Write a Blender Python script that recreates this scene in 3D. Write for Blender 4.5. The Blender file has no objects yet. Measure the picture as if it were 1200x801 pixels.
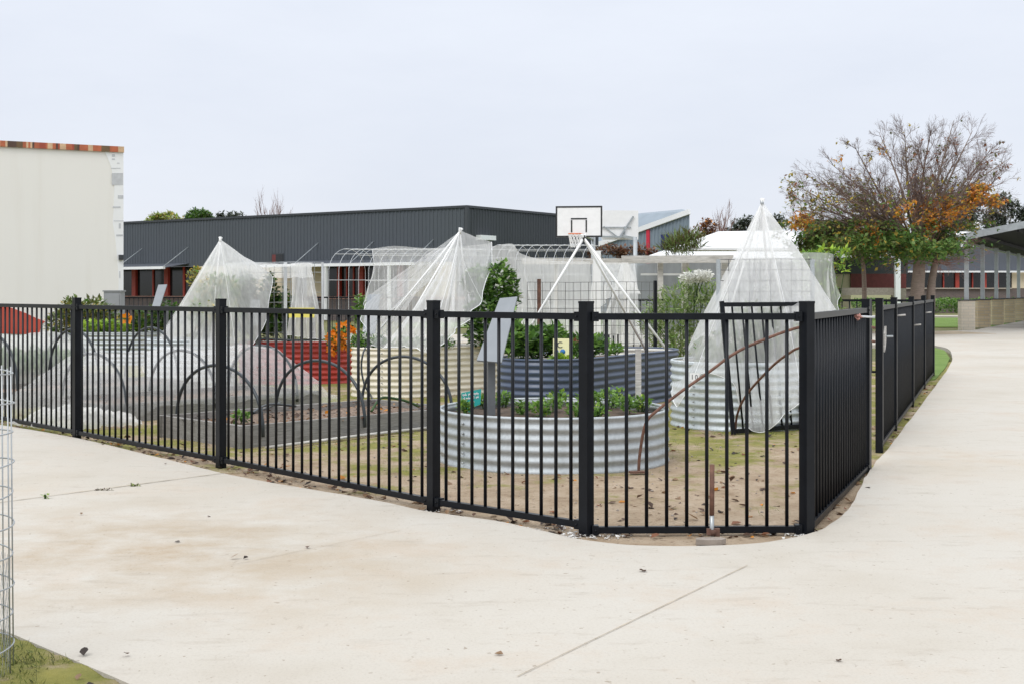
import bpy, math, random
from mathutils import Vector, Matrix, noise
from mathutils.geometry import tessellate_polygon
R = math.radians
rnd = random.Random(7)
sc = bpy.context.scene
col = sc.collection
F, CX, HZ, H = 1500.0, 600.0, 342.5, 1.25          # focal length in photo pixels, centre, horizon, eye height

def G(px, py):                                     # ground point seen at a photo pixel
    Y = F*H/(py-HZ); return Vector(((px-CX)*Y/F, Y, 0))
def PT(px, py, Y):                                 # point seen at a photo pixel, at a known distance
    return Vector(((px-CX)*Y/F, Y, H-(py-HZ)*Y/F))

# ------------------------------------------------------------------ materials
def nodes(name):
    m = bpy.data.materials.new(name); m.use_nodes = True
    nt = m.node_tree; return m, nt, nt.nodes['Principled BSDF']
def N(nt, t, **k):
    n = nt.nodes.new(t)
    for a, v in k.items(): setattr(n, a, v)
    return n
def pos(nt, scale=(1,1,1), obj=False):
    if obj: src = N(nt, 'ShaderNodeTexCoord').outputs['Object']
    else: src = N(nt, 'ShaderNodeNewGeometry').outputs['Position']
    mp = N(nt, 'ShaderNodeMapping'); mp.inputs['Scale'].default_value = scale
    nt.links.new(src, mp.inputs['Vector']); return mp.outputs['Vector']
def noise_n(nt, vec, scale, detail=4, rough=.6):
    n = N(nt, 'ShaderNodeTexNoise'); n.inputs['Scale'].default_value = scale
    n.inputs['Detail'].default_value = detail; n.inputs['Roughness'].default_value = rough
    nt.links.new(vec, n.inputs['Vector']); return n.outputs['Fac']
def ramp(nt, fac, stops):
    r = N(nt, 'ShaderNodeValToRGB'); e = r.color_ramp.elements
    while len(e) < len(stops): e.new(.5)
    for i, (p, c) in enumerate(stops):
        e[i].position = p; e[i].color = (*c, 1) if len(c) == 3 else c
    nt.links.new(fac, r.inputs['Fac']); return r.outputs['Color']
def mixc(nt, fac, a, b, mode='MIX'):
    m = N(nt, 'ShaderNodeMix', data_type='RGBA', blend_type=mode)
    if isinstance(fac, float): m.inputs['Factor'].default_value = fac
    else: nt.links.new(fac, m.inputs['Factor'])
    for s, v in ((m.inputs[6], a), (m.inputs[7], b)):
        if isinstance(v, tuple): s.default_value = (*v, 1)
        else: nt.links.new(v, s)
    return m.outputs[2]
def bump(nt, p, fac, strength, dist=.01):
    b = N(nt, 'ShaderNodeBump'); b.inputs['Strength'].default_value = strength; b.inputs['Distance'].default_value = dist
    nt.links.new(fac, b.inputs['Height']); nt.links.new(b.outputs['Normal'], p.inputs['Normal'])
def mat(name, c, rough=.6, var=.18, scale=6, metal=0, bmp=0, bscale=40, stretch=(1,1,1), spec=.5):
    m, nt, p = nodes(name)
    v = pos(nt, stretch); f = noise_n(nt, v, scale)
    lo = tuple(max(0, x*(1-var)) for x in c); hi = tuple(min(1, x*(1+var)) for x in c)
    nt.links.new(ramp(nt, f, [(.3, lo), (.7, hi)]), p.inputs['Base Color'])
    p.inputs['Roughness'].default_value = rough; p.inputs['Metallic'].default_value = metal
    p.inputs['Specular IOR Level'].default_value = spec
    if bmp: bump(nt, p, noise_n(nt, v, bscale, 5), bmp)
    return m
def leafmat(name, c, var=.35, trans=.35):
    m, nt, p = nodes(name)
    f = noise_n(nt, pos(nt), 9, 2)
    lo = tuple(x*(1-var) for x in c); hi = tuple(min(1, x*(1+var)) for x in c)
    cc = ramp(nt, f, [(.3, lo), (.7, hi)])
    nt.links.new(cc, p.inputs['Base Color']); p.inputs['Roughness'].default_value = .5
    t = N(nt, 'ShaderNodeBsdfTranslucent'); nt.links.new(cc, t.inputs['Color'])
    mx = N(nt, 'ShaderNodeMixShader'); mx.inputs[0].default_value = trans
    nt.links.new(p.outputs[0], mx.inputs[1]); nt.links.new(t.outputs[0], mx.inputs[2])
    nt.links.new(mx.outputs[0], nt.nodes['Material Output'].inputs['Surface']); return m
def netmat(name, lo, hi, c=(.96,.963,.968), stretch=(14,14,.3)):
    """open white mesh: part of each patch is thread, the rest is hole"""
    m, nt, p = nodes(name)
    f = noise_n(nt, pos(nt, stretch), 1.6, 4, .6)
    mr = N(nt, 'ShaderNodeMapRange'); mr.inputs[1].default_value = .3; mr.inputs[2].default_value = .7
    mr.inputs[3].default_value = lo; mr.inputs[4].default_value = hi; nt.links.new(f, mr.inputs[0])
    p.inputs['Base Color'].default_value = (*c, 1); p.inputs['Roughness'].default_value = .8
    t = N(nt, 'ShaderNodeBsdfTranslucent'); t.inputs['Color'].default_value = (*c, 1)
    mx = N(nt, 'ShaderNodeMixShader'); mx.inputs[0].default_value = .5
    nt.links.new(p.outputs[0], mx.inputs[1]); nt.links.new(t.outputs[0], mx.inputs[2])
    tr = N(nt, 'ShaderNodeBsdfTransparent'); m2 = N(nt, 'ShaderNodeMixShader')
    nt.links.new(mr.outputs[0], m2.inputs[0]); nt.links.new(tr.outputs[0], m2.inputs[1]); nt.links.new(mx.outputs[0], m2.inputs[2])
    nt.links.new(m2.outputs[0], nt.nodes['Material Output'].inputs['Surface']); return m

def concrete_mat():
    m, nt, p = nodes('concrete')
    v = pos(nt)
    c = ramp(nt, noise_n(nt, v, .55, 6, .62), [(.3, (.445,.405,.345)), (.5, (.50,.47,.42)), (.7, (.522,.502,.462))])
    c = mixc(nt, ramp(nt, noise_n(nt, v, 1.1, 8, .72), [(.50, (0,0,0)), (.72, (.55,.55,.55))]), c, (.44,.34,.245))   # brown soil tracked over it
    for (sx, sy, rad, colr, k) in ((-1.75,6.1,1.9,(.36,.275,.18),.85), (-.75,5.4,1.1,(.42,.345,.255),.35), (3.2,9.4,1.1,(.45,.35,.24),.4), (-3.2,8.0,1.2,(.45,.38,.29),.4)):
        dn_ = N(nt, 'ShaderNodeVectorMath', operation='DISTANCE'); nt.links.new(v, dn_.inputs[0]); dn_.inputs[1].default_value = (sx,sy,0)
        mq = N(nt, 'ShaderNodeMapRange'); mq.inputs[1].default_value = rad; mq.inputs[2].default_value = 0; mq.inputs[3].default_value = 0; mq.inputs[4].default_value = 1; nt.links.new(dn_.outputs['Value'], mq.inputs[0])
        mu = N(nt, 'ShaderNodeMath', operation='MULTIPLY'); nt.links.new(mq.outputs[0], mu.inputs[0])
        nt.links.new(ramp(nt, noise_n(nt, v, 1.7, 7, .68), [(.38, (0,0,0)), (.62, (1,1,1))]), mu.inputs[1])
        m3 = N(nt, 'ShaderNodeMath', operation='MULTIPLY'); nt.links.new(mu.outputs[0], m3.inputs[0]); m3.inputs[1].default_value = k
        c = mixc(nt, m3.outputs[0], c, colr)
    c = mixc(nt, ramp(nt, noise_n(nt, pos(nt, (1,3.2,1)), 2.6, 8, .75), [(.55, (0,0,0)), (.72, (.6,.6,.6))]), c, (.345,.30,.245))
    c = mixc(nt, ramp(nt, noise_n(nt, pos(nt, (2.5,1,1)), 9, 8, .78), [(.60, (0,0,0)), (.70, (.5,.5,.5))]), c, (.30,.25,.195))
    sp = N(nt, 'ShaderNodeTexNoise'); sp.inputs['Scale'].default_value = 90; sp.inputs['Detail'].default_value = 3
    nt.links.new(v, sp.inputs['Vector'])
    c = mixc(nt, .30, c, ramp(nt, sp.outputs['Fac'], [(.3, (.72,.71,.70)), (.5, (1,1,1)), (.75, (1,1,1))]), 'MULTIPLY')
    c = mixc(nt, ramp(nt, noise_n(nt, v, 34, 2, .5), [(.71, (0,0,0)), (.74, (.6,.6,.6))]), c, (.22,.17,.12))       # specks of dirt
    nt.links.new(c, p.inputs['Base Color']); p.inputs['Roughness'].default_value = .9
    p.inputs['Specular IOR Level'].default_value = .25
    bump(nt, p, noise_n(nt, v, 60, 8, .7), .35, .006); return m
def soil_mat():
    m, nt, p = nodes('garden_soil')
    v = pos(nt)
    c = ramp(nt, noise_n(nt, v, 3.2, 8, .7), [(.3, (.24,.17,.11)), (.48, (.375,.29,.205)), (.7, (.46,.375,.285))])
    c = mixc(nt, ramp(nt, noise_n(nt, v, 28, 4, .7), [(.55, (0,0,0)), (.68, (.7,.7,.7))]), c, (.16,.11,.07))
    g = noise_n(nt, v, 1.5, 8, .72)
    y = N(nt, 'ShaderNodeSeparateXYZ'); nt.links.new(v, y.inputs[0])
    mr = N(nt, 'ShaderNodeMapRange'); mr.inputs[1].default_value = 7.3; mr.inputs[2].default_value = 11.0
    mr.inputs[3].default_value = -.09; mr.inputs[4].default_value = .075; nt.links.new(y.outputs['Y'], mr.inputs[0])
    m2 = N(nt, 'ShaderNodeMapRange'); m2.inputs[1].default_value = 6.2; m2.inputs[2].default_value = 5.6; m2.inputs[3].default_value = 0; m2.inputs[4].default_value = .17
    nt.links.new(y.outputs['Y'], m2.inputs[0]); a2 = N(nt, 'ShaderNodeMath', operation='ADD'); nt.links.new(g, a2.inputs[0]); nt.links.new(m2.outputs[0], a2.inputs[1]); g = a2.outputs[0]
    ad = N(nt, 'ShaderNodeMath', operation='ADD'); nt.links.new(g, ad.inputs[0]); nt.links.new(mr.outputs[0], ad.inputs[1])
    c = mixc(nt, ramp(nt, ad.outputs[0], [(.49, (0,0,0)), (.59, (.85,.85,.85))]), c,
             ramp(nt, noise_n(nt, v, 7, 5), [(.3, (.125,.15,.022)), (.7, (.27,.255,.06))]))                      # moss and thin grass
    nt.links.new(c, p.inputs['Base Color']); p.inputs['Roughness'].default_value = .95
    p.inputs['Specular IOR Level'].default_value = .15
    bump(nt, p, noise_n(nt, v, 45, 8, .75), .7, .02); return m
def brick_mat(name, c1, c2, mortar, scale=1.0, w=.23, h=.076):
    m, nt, p = nodes(name)
    uv = N(nt, 'ShaderNodeUVMap').outputs[0]
    b = N(nt, 'ShaderNodeTexBrick'); b.inputs['Scale'].default_value = 1
    b.inputs['Brick Width'].default_value = w; b.inputs['Row Height'].default_value = h; b.inputs['Mortar Size'].default_value = .009
    b.inputs['Color1'].default_value = (*c1,1); b.inputs['Color2'].default_value = (*c2,1); b.inputs['Mortar'].default_value = (*mortar,1)
    nt.links.new(uv, b.inputs['Vector']); nt.links.new(b.outputs['Color'], p.inputs['Base Color'])
    p.inputs['Roughness'].default_value = .85; return m
def galv_mat(name, c=(.58,.61,.62), metal=.35, rough=.42):
    m, nt, p = nodes(name)
    v = pos(nt)
    vo = N(nt, 'ShaderNodeTexVoronoi'); vo.inputs['Scale'].default_value = 55; nt.links.new(v, vo.inputs['Vector'])
    a = ramp(nt, vo.outputs['Color'], [(0, tuple(x*.9 for x in c)), (1, tuple(min(1,x*1.08) for x in c))])
    st = ramp(nt, noise_n(nt, pos(nt, (7,7,.8)), 2, 5, .65), [(.45, (1,1,1)), (.75, (.72,.72,.70))])
    nt.links.new(mixc(nt, .8, a, st, 'MULTIPLY'), p.inputs['Base Color'])
    p.inputs['Metallic'].default_value = metal; p.inputs['Roughness'].default_value = rough; return m
def timber_mat(name, c, rough=.85):
    m, nt, p = nodes(name)
    g = noise_n(nt, pos(nt, (3,3,38)), 2.2, 6, .7)
    a = ramp(nt, g, [(.3, tuple(x*.62 for x in c)), (.55, c), (.75, tuple(min(1,x*1.3) for x in c))])
    b = ramp(nt, noise_n(nt, pos(nt), 2.4, 5), [(.4, (1,1,1)), (.7, (.66,.64,.6))])
    nt.links.new(mixc(nt, .8, a, b, 'MULTIPLY'), p.inputs['Base Color']); p.inputs['Roughness'].default_value = rough
    bump(nt, p, g, .5, .01); return m
def grass_mat(name, a, b, scale=3):
    m, nt, p = nodes(name); v = pos(nt)
    c = ramp(nt, noise_n(nt, v, scale, 8, .7), [(.3, a), (.7, b)])
    nt.links.new(c, p.inputs['Base Color']); p.inputs['Roughness'].default_value = .9
    bump(nt, p, noise_n(nt, v, 30, 6, .8), .8, .05); return m

M = dict(
 black=mat('black_powder_coat', (.007,.0085,.0115), .36, .25, 9, spec=.2),
 chipped=mat('black_paint_with_dried_mortar', (.05,.055,.06), .6, .7, 14, bmp=.3),
 concrete=concrete_mat(), soil=soil_mat(),
 galv=galv_mat('galvanised_steel', (.44,.475,.495), .2, .5), galv_l=galv_mat('pale_galvanised_steel', (.58,.63,.655), .2, .45),
 navy=mat('navy_steel', (.055,.079,.135), .38, .18, 4, spec=.6), red=mat('red_steel', (.42,.045,.035), .5, .2, 4), cream=mat('cream_steel', (.76,.70,.58), .5, .07, 5),
 liner=mat('cream_liner', (.75,.74,.68), .6, .08, 5), rubber=mat('black_rubber_edge', (.03,.03,.03), .6),
 pot=mat('bed_soil', (.085,.058,.04), .95, .5, 18, bmp=.8), mulch=mat('bark_mulch', (.20,.145,.11), .95, .6, 30, bmp=.9, bscale=60),
 timber=timber_mat('weathered_timber', (.30,.29,.275)), timber_d=timber_mat('dark_weathered_timber', (.275,.27,.26)), timber_w=timber_mat('bleached_timber', (.60,.58,.55)),
 poly=mat('black_poly_pipe', (.03,.038,.045), .38, .2), pvc=mat('white_pvc', (.82,.82,.81), .4, .04),
 rust=mat('rusty_steel', (.145,.072,.05), .8, .45, 20, bmp=.3), wire=mat('galvanised_wire', (.40,.42,.43), .4, .15, metal=.6), wire_d=mat('dark_wire', (.10,.10,.10), .5),
 wire_l=mat('pale_wire', (.62,.64,.66), .45, .1, metal=.2),
 sign=mat('grey_painted_sign', (.23,.25,.27), .5, .06), signpost=mat('grey_sign_post', (.135,.145,.155), .5, .12),
 teal=mat('teal_plastic', (.03,.40,.37), .4, .1), white=mat('white_paint', (.82,.82,.82), .5, .04), ink=mat('dark_ink', (.03,.035,.05), .6),
 yellow=mat('pale_yellow_card', (.85,.82,.50), .6, .05), yellow2=mat('yellow_sticky_card', (.82,.72,.16), .5, .06), blue=mat('blue_dots', (.02,.16,.45), .5),
 net=netmat('white_bird_net', .42, .60), net_d=netmat('dense_white_net', .42, .68), net_s=netmat('sheer_white_net', .27, .45), net_t=netmat('fine_tunnel_net', .20, .40, (.90,.91,.92), (5,5,5)), net_c=netmat('crumpled_net', .42, .7, (.93,.935,.94), (5,5,5)),
 net_g=netmat('grey_shade_net', .45, .62, (.52,.54,.56), (4,4,1)),
 hemm=mat('white_net_hem', (.86,.87,.88), .8, .04),
 clad=mat('dark_grey_steel_cladding', (.078,.09,.104), .5, .10, .25), clad_r=mat('charcoal_steel_cladding', (.056,.063,.072), .5, .10, .25), clad_f=mat('slate_steel_cladding', (.085,.095,.115), .5, .08, .2),  # clad_r: same cladding, darkened in colour for the hall's shaded side
 capping=mat('dark_capping', (.035,.04,.047), .5), gutter=mat('white_gutter', (.80,.81,.83), .4, .04),
 glass=mat('dark_glass', (.012,.014,.016), .12, .3), redframe=mat('red_frame', (.36,.045,.03), .5, .12), maroon=mat('maroon_wall', (.14,.03,.03), .7), creamwall=mat('cream_wall', (.66,.56,.42), .85, .08, 2),
 brickd=brick_mat('dark_brick', (.12,.09,.085), (.16,.115,.105), (.16,.15,.14)), brickp=brick_mat('pink_brick', (.36,.19,.15), (.42,.23,.18), (.4,.35,.3)),
 pier=brick_mat('blond_brick', (.56,.46,.31), (.47,.37,.235), (.40,.36,.29), w=.30, h=.098), pier_l=brick_mat('pale_blond_brick', (.66,.59,.49), (.60,.53,.43), (.52,.48,.41), w=.30, h=.098),  # second brick: same blond brick, brightened in colour for the lit first pier
 render=mat('cream_render', (.80,.79,.75), .9, .03, .6, bmp=.1, bscale=20), murw=mat('white_mural_paint', (.85,.855,.86), .85, .03, 2), murg=mat('grey_mural_paint', (.55,.56,.58), .85, .1, 6), murr=mat('red_mural_paint', (.52,.09,.06), .8, .1, 2),
 steelpost=mat('silver_steel_post', (.42,.45,.47), .45, .08, metal=.3), soffit=mat('dark_steel_soffit', (.018,.019,.021), .7, spec=.2), fascia=mat('grey_steel_fascia', (.33,.36,.38), .5),
 roofw=mat('white_roof_sheet', (.80,.81,.82), .5, .04, .5), bluew=mat('blue_grey_cladding', (.20,.25,.295), .5, .12, .6), redstripe=mat('crimson_panel', (.55,.02,.05), .6, .08), navyp=mat('deep_blue_panel', (.02,.03,.12), .6),
 cab=mat('grey_cabinet', (.30,.31,.325), .55, .06), orange=mat('orange_rim', (.75,.22,.10), .5), dkline=mat('black_line_paint', (.02,.02,.022), .6),
 bark=timber_mat('grey_brown_bark', (.24,.18,.145)), bark_p=timber_mat('pale_bark', (.30,.235,.195)), twig=mat('twig_bark', (.155,.105,.09), .9, .3), twigr=mat('reddish_twigs', (.24,.14,.115), .9, .3), gumbark=mat('pale_gum_bark', (.50,.47,.43), .8),
 lf_green=leafmat('leaf_green', (.078,.17,.03)), lf_dk=leafmat('leaf_dark_green', (.042,.095,.022)), lf_lt=leafmat('leaf_light_green', (.17,.31,.055)), lf_lime=leafmat('leaf_lime', (.33,.47,.05)),
 lf_or=leafmat('leaf_orange', (.62,.25,.03)), lf_ye=leafmat('leaf_yellow', (.42,.32,.05)), lf_rust=leafmat('leaf_rust', (.24,.10,.05)), lf_olive=leafmat('leaf_olive', (.115,.13,.035)),
 lf_gum=leafmat('leaf_gum', (.13,.15,.115)), lf_gumd=leafmat('leaf_gum_dark', (.075,.092,.07)), lf_fen=leafmat('leaf_feathery', (.20,.28,.09)), lf_fen2=leafmat('leaf_feathery_pale', (.31,.37,.17)), lf_br=leafmat('leaf_brown', (.10,.055,.035)), lf_brd=leafmat('leaf_dark_brown', (.04,.026,.02)), lf_tan=leafmat('leaf_tan', (.30,.19,.11)),
 fl_or=leafmat('petal_orange', (.95,.27,.012), .2), fl_w=leafmat('petal_white', (.80,.80,.76), .1), fl_ye=leafmat('petal_yellow', (.70,.55,.16), .2),
 ground=grass_mat('rough_grass', (.10,.12,.035), (.22,.20,.085), 1.2), lawn=grass_mat('lawn_grass', (.11,.20,.03), (.20,.30,.06), 1.6), blade=leafmat('grass_blade', (.17,.21,.045), .4), blade2=leafmat('grass_blade_bright', (.15,.26,.04), .3),
 moss=grass_mat('moss', (.10,.12,.02), (.22,.24,.05), 20), joint=mat('joint_dirt', (.33,.275,.195), .95, .4, 12), pale=mat('mortar_crumbs', (.60,.59,.57), .95, .2, 30), stone=mat('grey_stone', (.30,.26,.225), .9, .2, 12, bmp=.3),
 render2=None, dirtverge=mat('pale_dirt', (.42,.34,.24), .95, .25, 2),
)
STRIPS = [mat('terracotta_tile', (.46,.13,.06), .7), mat('dark_brown_tile', (.10,.055,.04), .7), mat('sand_tile', (.62,.42,.26), .7), mat('brick_red_tile', (.36,.075,.045), .7), mat('umber_tile', (.16,.10,.05), .7)]

def streak_wall(name, c):
    m, nt, p = nodes(name)
    a = ramp(nt, noise_n(nt, pos(nt), .5, 5), [(.3, tuple(x*.98 for x in c)), (.7, c)])
    st = ramp(nt, noise_n(nt, pos(nt, (2.2,2.2,.12)), 1.6, 6, .6), [(.5, (1,1,1)), (.8, (.945,.935,.92))])
    nt.links.new(mixc(nt, 1.0, a, st, 'MULTIPLY'), p.inputs['Base Color']); p.inputs['Roughness'].default_value = .92
    bump(nt, p, noise_n(nt, pos(nt), 30, 5), .12); return m
M['render'] = streak_wall('stained_cream_render', (.835,.815,.775))
M['clad'] = streak_wall('weathered_dark_cladding', (.080,.092,.107)); M['clad_r'] = streak_wall('weathered_charcoal_cladding', (.057,.064,.073))  # right-hand face: shade put into a darker copy of the cladding colour
# ------------------------------------------------------------------ mesh helpers
ORG = {}
class MB:
    def __init__(s): s.v = []; s.f = []; s.mi = []; s.sm = []; s.uv = None
    def add(s, vs, fs, mi=0, sm=False):
        b = len(s.v); s.v += [Vector(v) for v in vs]
        for f in fs: s.f.append([b+i for i in f]); s.mi.append(mi); s.sm.append(sm)
    def box(s, c, size, rz=0, mi=0, mtx=None):
        x, y, z = (d/2 for d in size); m = mtx or Matrix.Rotation(rz, 3, 'Z'); c = Vector(c)
        vs = [c + m @ Vector(p) for p in ((-x,-y,-z),(x,-y,-z),(x,y,-z),(-x,y,-z),(-x,-y,z),(x,-y,z),(x,y,z),(-x,y,z))]
        s.add(vs, [(0,3,2,1),(4,5,6,7),(0,1,5,4),(1,2,6,5),(2,3,7,6),(3,0,4,7)], mi); return s
    def bar(s, a, b, w, d, mi=0, up=(0,0,1)):
        a, b = Vector(a), Vector(b); z = (b-a).normalized(); u = Vector(up)
        if abs(z.dot(u)) > .98: u = Vector((0,1,0))
        x = u.cross(z).normalized(); y = z.cross(x)
        m = Matrix((x,y,z)).transposed()
        return s.box((a+b)/2, (w, d, (b-a).length), mi=mi, mtx=m)
    def tube(s, pts, r, n=6, mi=0, cap=True, closed=False):
        pts = [Vector(p) for p in pts]; k = len(pts)
        rs = r if isinstance(r, (list, tuple)) else [r]*k
        ref = None; vs = []
        for i, p in enumerate(pts):
            if closed: t = pts[(i+1)%k]-pts[i-1]
            else: t = pts[min(i+1,k-1)]-pts[max(i-1,0)]
            t = t.normalized() if t.length > 1e-9 else Vector((0,0,1))
            if ref is None:
                ref = Vector((0,0,1)) if abs(t.z) < .9 else Vector((1,0,0))
            x = ref.cross(t)
            if x.length < 1e-4: x = Vector((1,.3,0)).cross(t)
            x.normalize(); y = t.cross(x); ref = y.cross(t)*-1 if False else y
            for j in range(n):
                a = 2*math.pi*j/n; vs.append(p + (x*math.cos(a)+y*math.sin(a))*rs[i])
        fs = []
        for i in range(k if closed else k-1):
            i2 = (i+1) % k
            for j in range(n): fs.append((i*n+j, i*n+(j+1)%n, i2*n+(j+1)%n, i2*n+j))
        if cap and not closed: fs += [tuple(range(n-1,-1,-1)), tuple((k-1)*n+j for j in range(n))]
        s.add(vs, fs, mi, n > 4); return s
    def quad(s, a, b, c, d, mi=0): s.add([a,b,c,d], [(0,1,2,3)], mi); return s
    def prism(s, poly, z0, z1, mi=0, frame=None):
        """closed outline (2-D) extruded; frame maps (x, y, z) to space"""
        fr = frame or (lambda x, y, z: Vector((x, y, z)))
        n = len(poly); vs = [fr(p[0], p[1], z0) for p in poly] + [fr(p[0], p[1], z1) for p in poly]
        tri = tessellate_polygon([[Vector((p[0], p[1], 0)) for p in poly]])
        ar = sum(poly[i][0]*poly[(i+1)%n][1]-poly[(i+1)%n][0]*poly[i][1] for i in range(n))
        fs = []
        for t in tri:
            a, b, c = t
            k = (poly[b][0]-poly[a][0])*(poly[c][1]-poly[a][1])-(poly[c][0]-poly[a][0])*(poly[b][1]-poly[a][1])
            if k < 0: a, c = c, a
            fs += [(c,b,a), (n+a,n+b,n+c)]
        for i in range(n):
            j = (i+1) % n; fs.append((i,j,n+j,n+i) if ar > 0 else (j,i,n+i,n+j))
        s.add(vs, fs, mi); return s
    def grid(s, fn, nu, nv, mi=0, sm=True, closeu=False):
        vs = [fn(i/nu, j/nv) for i in range(nu if closeu else nu+1) for j in range(nv+1)]
        w = nv+1; m = nu if closeu else nu+1
        s.add(vs, [(i*w+j, ((i+1)%m)*w+j, ((i+1)%m)*w+j+1, i*w+j+1) for i in range(nu) for j in range(nv)], mi, sm); return s
    def leaf(s, p, d, up, l, w, mi=0):
        d = d.normalized(); x = d.cross(up)
        if x.length < 1e-4: x = d.cross(Vector((1,0,0)))
        x.normalize(); n = x.cross(d)
        s.add([p, p+d*l*.45+x*w*.5+n*w*.12, p+d*l, p+d*l*.45-x*w*.5+n*w*.12], [(0,1,2),(0,2,3)], mi)
    def build(s, name, mats, parent=None, org=None, smooth=None):
        if not isinstance(mats, (list, tuple)): mats = [mats]
        o_ = Vector(org) if org is not None else (ORG[parent] if parent is not None else Vector((0,0,0)))
        me = bpy.data.meshes.new(name); me.from_pydata([v-o_ for v in s.v], [], s.f)
        for m in mats: me.materials.append(m)
        me.polygons.foreach_set('material_index', s.mi)
        me.polygons.foreach_set('use_smooth', [bool(x) if smooth is None else smooth for x in s.sm])
        me.update()
        ob = bpy.data.objects.new(name, me); col.objects.link(ob)
        if parent is not None: ob.parent = parent
        else: ob.location = o_
        ORG[ob] = o_
        return ob
def uvbox(o):
    """metre-scaled coordinates on upright walls for brick courses"""
    me = o.data; uv = me.uv_layers.new(name='UVMap')
    for p in me.polygons:
        n = p.normal; t = Vector((-n.y, n.x, 0))
        t = t.normalized() if t.length > .1 else Vector((1,0,0))
        for li in p.loop_indices:
            c = me.vertices[me.loops[li].vertex_index].co
            uv.data[li].uv = (c.dot(t), c.z if abs(n.z) < .7 else c.y)
    return o
def tag(o, label=None, cat=None, group=None, kind=None):
    for k, v in (('label', label), ('category', cat), ('group', group), ('kind', kind)):
        if v: o[k] = v
    return o
def thing(name, loc, label, cat, group=None):
    o = bpy.data.objects.new(name, None); col.objects.link(o); o.location = loc; o.empty_display_size = .1
    ORG[o] = Vector(loc); return tag(o, label, cat, group)
def copy_tree(o, loc=None, parent=None, offset=None):
    c = o.copy(); col.objects.link(c)
    if parent is not None: c.parent = parent
    if loc is not None: c.location = loc
    if offset is not None: c.location = c.location + Vector(offset)
    ORG[c] = Vector(loc) if loc is not None else ORG[o]
    for ch in [x for x in bpy.data.objects if x.parent == o]: copy_tree(ch, parent=c)
    return c
def struct(name, mb, m, org=None): return tag(mb.build(name, m, org=org), kind='structure')
def spline(pts, n=8, closed=False):
    pts = [Vector(p) for p in pts]; out = []; k = len(pts)
    for i in range(k if closed else k-1):
        if closed: a, b, c, d = pts[i-1], pts[i], pts[(i+1)%k], pts[(i+2)%k]
        else: a, b, c, d = pts[max(i-1,0)], pts[i], pts[i+1], pts[min(i+2,k-1)]
        for j in range(n):
            t = j/n
            out.append(.5*((2*b)+(c-a)*t+(2*a-5*b+4*c-d)*t*t+(3*b-a-3*c+d)*t**3))
    if not closed: out.append(pts[-1])
    return out
def rv(s=1): return Vector((rnd.gauss(0,s), rnd.gauss(0,s), rnd.gauss(0,s)))
V = Vector
FOLI = lambda *k: [M[x] for x in k]

# ------------------------------------------------------------------ world, sun, camera
SUN_EL, SUN_AZ = 52, 215        # high, behind the camera to the left
w = bpy.data.worlds.new('World'); sc.world = w; w.use_nodes = True
nt = w.node_tree; bg = nt.nodes['Background']
sky = N(nt, 'ShaderNodeTexSky', sky_type='NISHITA'); sky.sun_disc = False
sky.sun_elevation = R(SUN_EL); sky.sun_rotation = R(SUN_AZ)
tc = N(nt, 'ShaderNodeTexCoord'); sp = N(nt, 'ShaderNodeSeparateXYZ'); nt.links.new(tc.outputs['Generated'], sp.inputs[0])
mpc = N(nt, 'ShaderNodeMapping'); mpc.inputs['Scale'].default_value = (1,1,3.2); nt.links.new(tc.outputs['Generated'], mpc.inputs['Vector'])
cl = noise_n(nt, mpc.outputs['Vector'], 2.6, 7, .58)
mr = N(nt, 'ShaderNodeMapRange'); mr.inputs[1].default_value = 0; mr.inputs[2].default_value = 1
mr.inputs[3].default_value = 0; mr.inputs[4].default_value = 1; nt.links.new(sp.outputs['Z'], mr.inputs[0])
cloud = ramp(nt, mr.outputs[0], [(0, (.405,.42,.458)), (.12, (.41,.43,.475)), (.24, (.43,.452,.498)), (.5, (.66,.68,.71)), (1, (.95,.96,.97))])
wisp = ramp(nt, cl, [(.32, (.925,.935,.95)), (.52, (.98,.982,.985)), (.72, (1.03,1.03,1.025))])
cloud = mixc(nt, 1.0, cloud, wisp, 'MULTIPLY')
sc10 = N(nt, 'ShaderNodeVectorMath', operation='SCALE'); sc10.inputs['Scale'].default_value = 19.5
nt.links.new(cloud, sc10.inputs[0])
nt.links.new(mixc(nt, .93, sky.outputs[0], sc10.outputs[0]), bg.inputs['Color']); bg.inputs['Strength'].default_value = .10
sun = bpy.data.lights.new('sun', 'SUN'); sun.energy = 1.1; sun.angle = R(18); sun.color = (1, .98, .95)
so = bpy.data.objects.new('sun', sun); col.objects.link(so)
az = R(SUN_AZ); d = V((math.sin(az)*math.cos(R(SUN_EL)), math.cos(az)*math.cos(R(SUN_EL)), math.sin(R(SUN_EL))))
so.rotation_euler = d.to_track_quat('Z', 'Y').to_euler(); so.location = (0,0,30)
cd = bpy.data.cameras.new('camera'); cam = bpy.data.objects.new('camera', cd); col.objects.link(cam)
cam.location = (0,0,H); cam.rotation_euler = (R(90),0,0)
cd.sensor_width = 36; cd.lens = 36*F/1200; cd.shift_y = -58/1200; cd.clip_end = 2000; cd.clip_start = .05
sc.camera = cam
sc.view_settings.view_transform = 'Standard'; sc.view_settings.look = 'None'; sc.view_settings.exposure = .08; sc.view_settings.gamma = 1
sc.cycles.use_denoising = True; sc.cycles.transparent_max_bounces = 32; sc.cycles.max_bounces = 8

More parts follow.
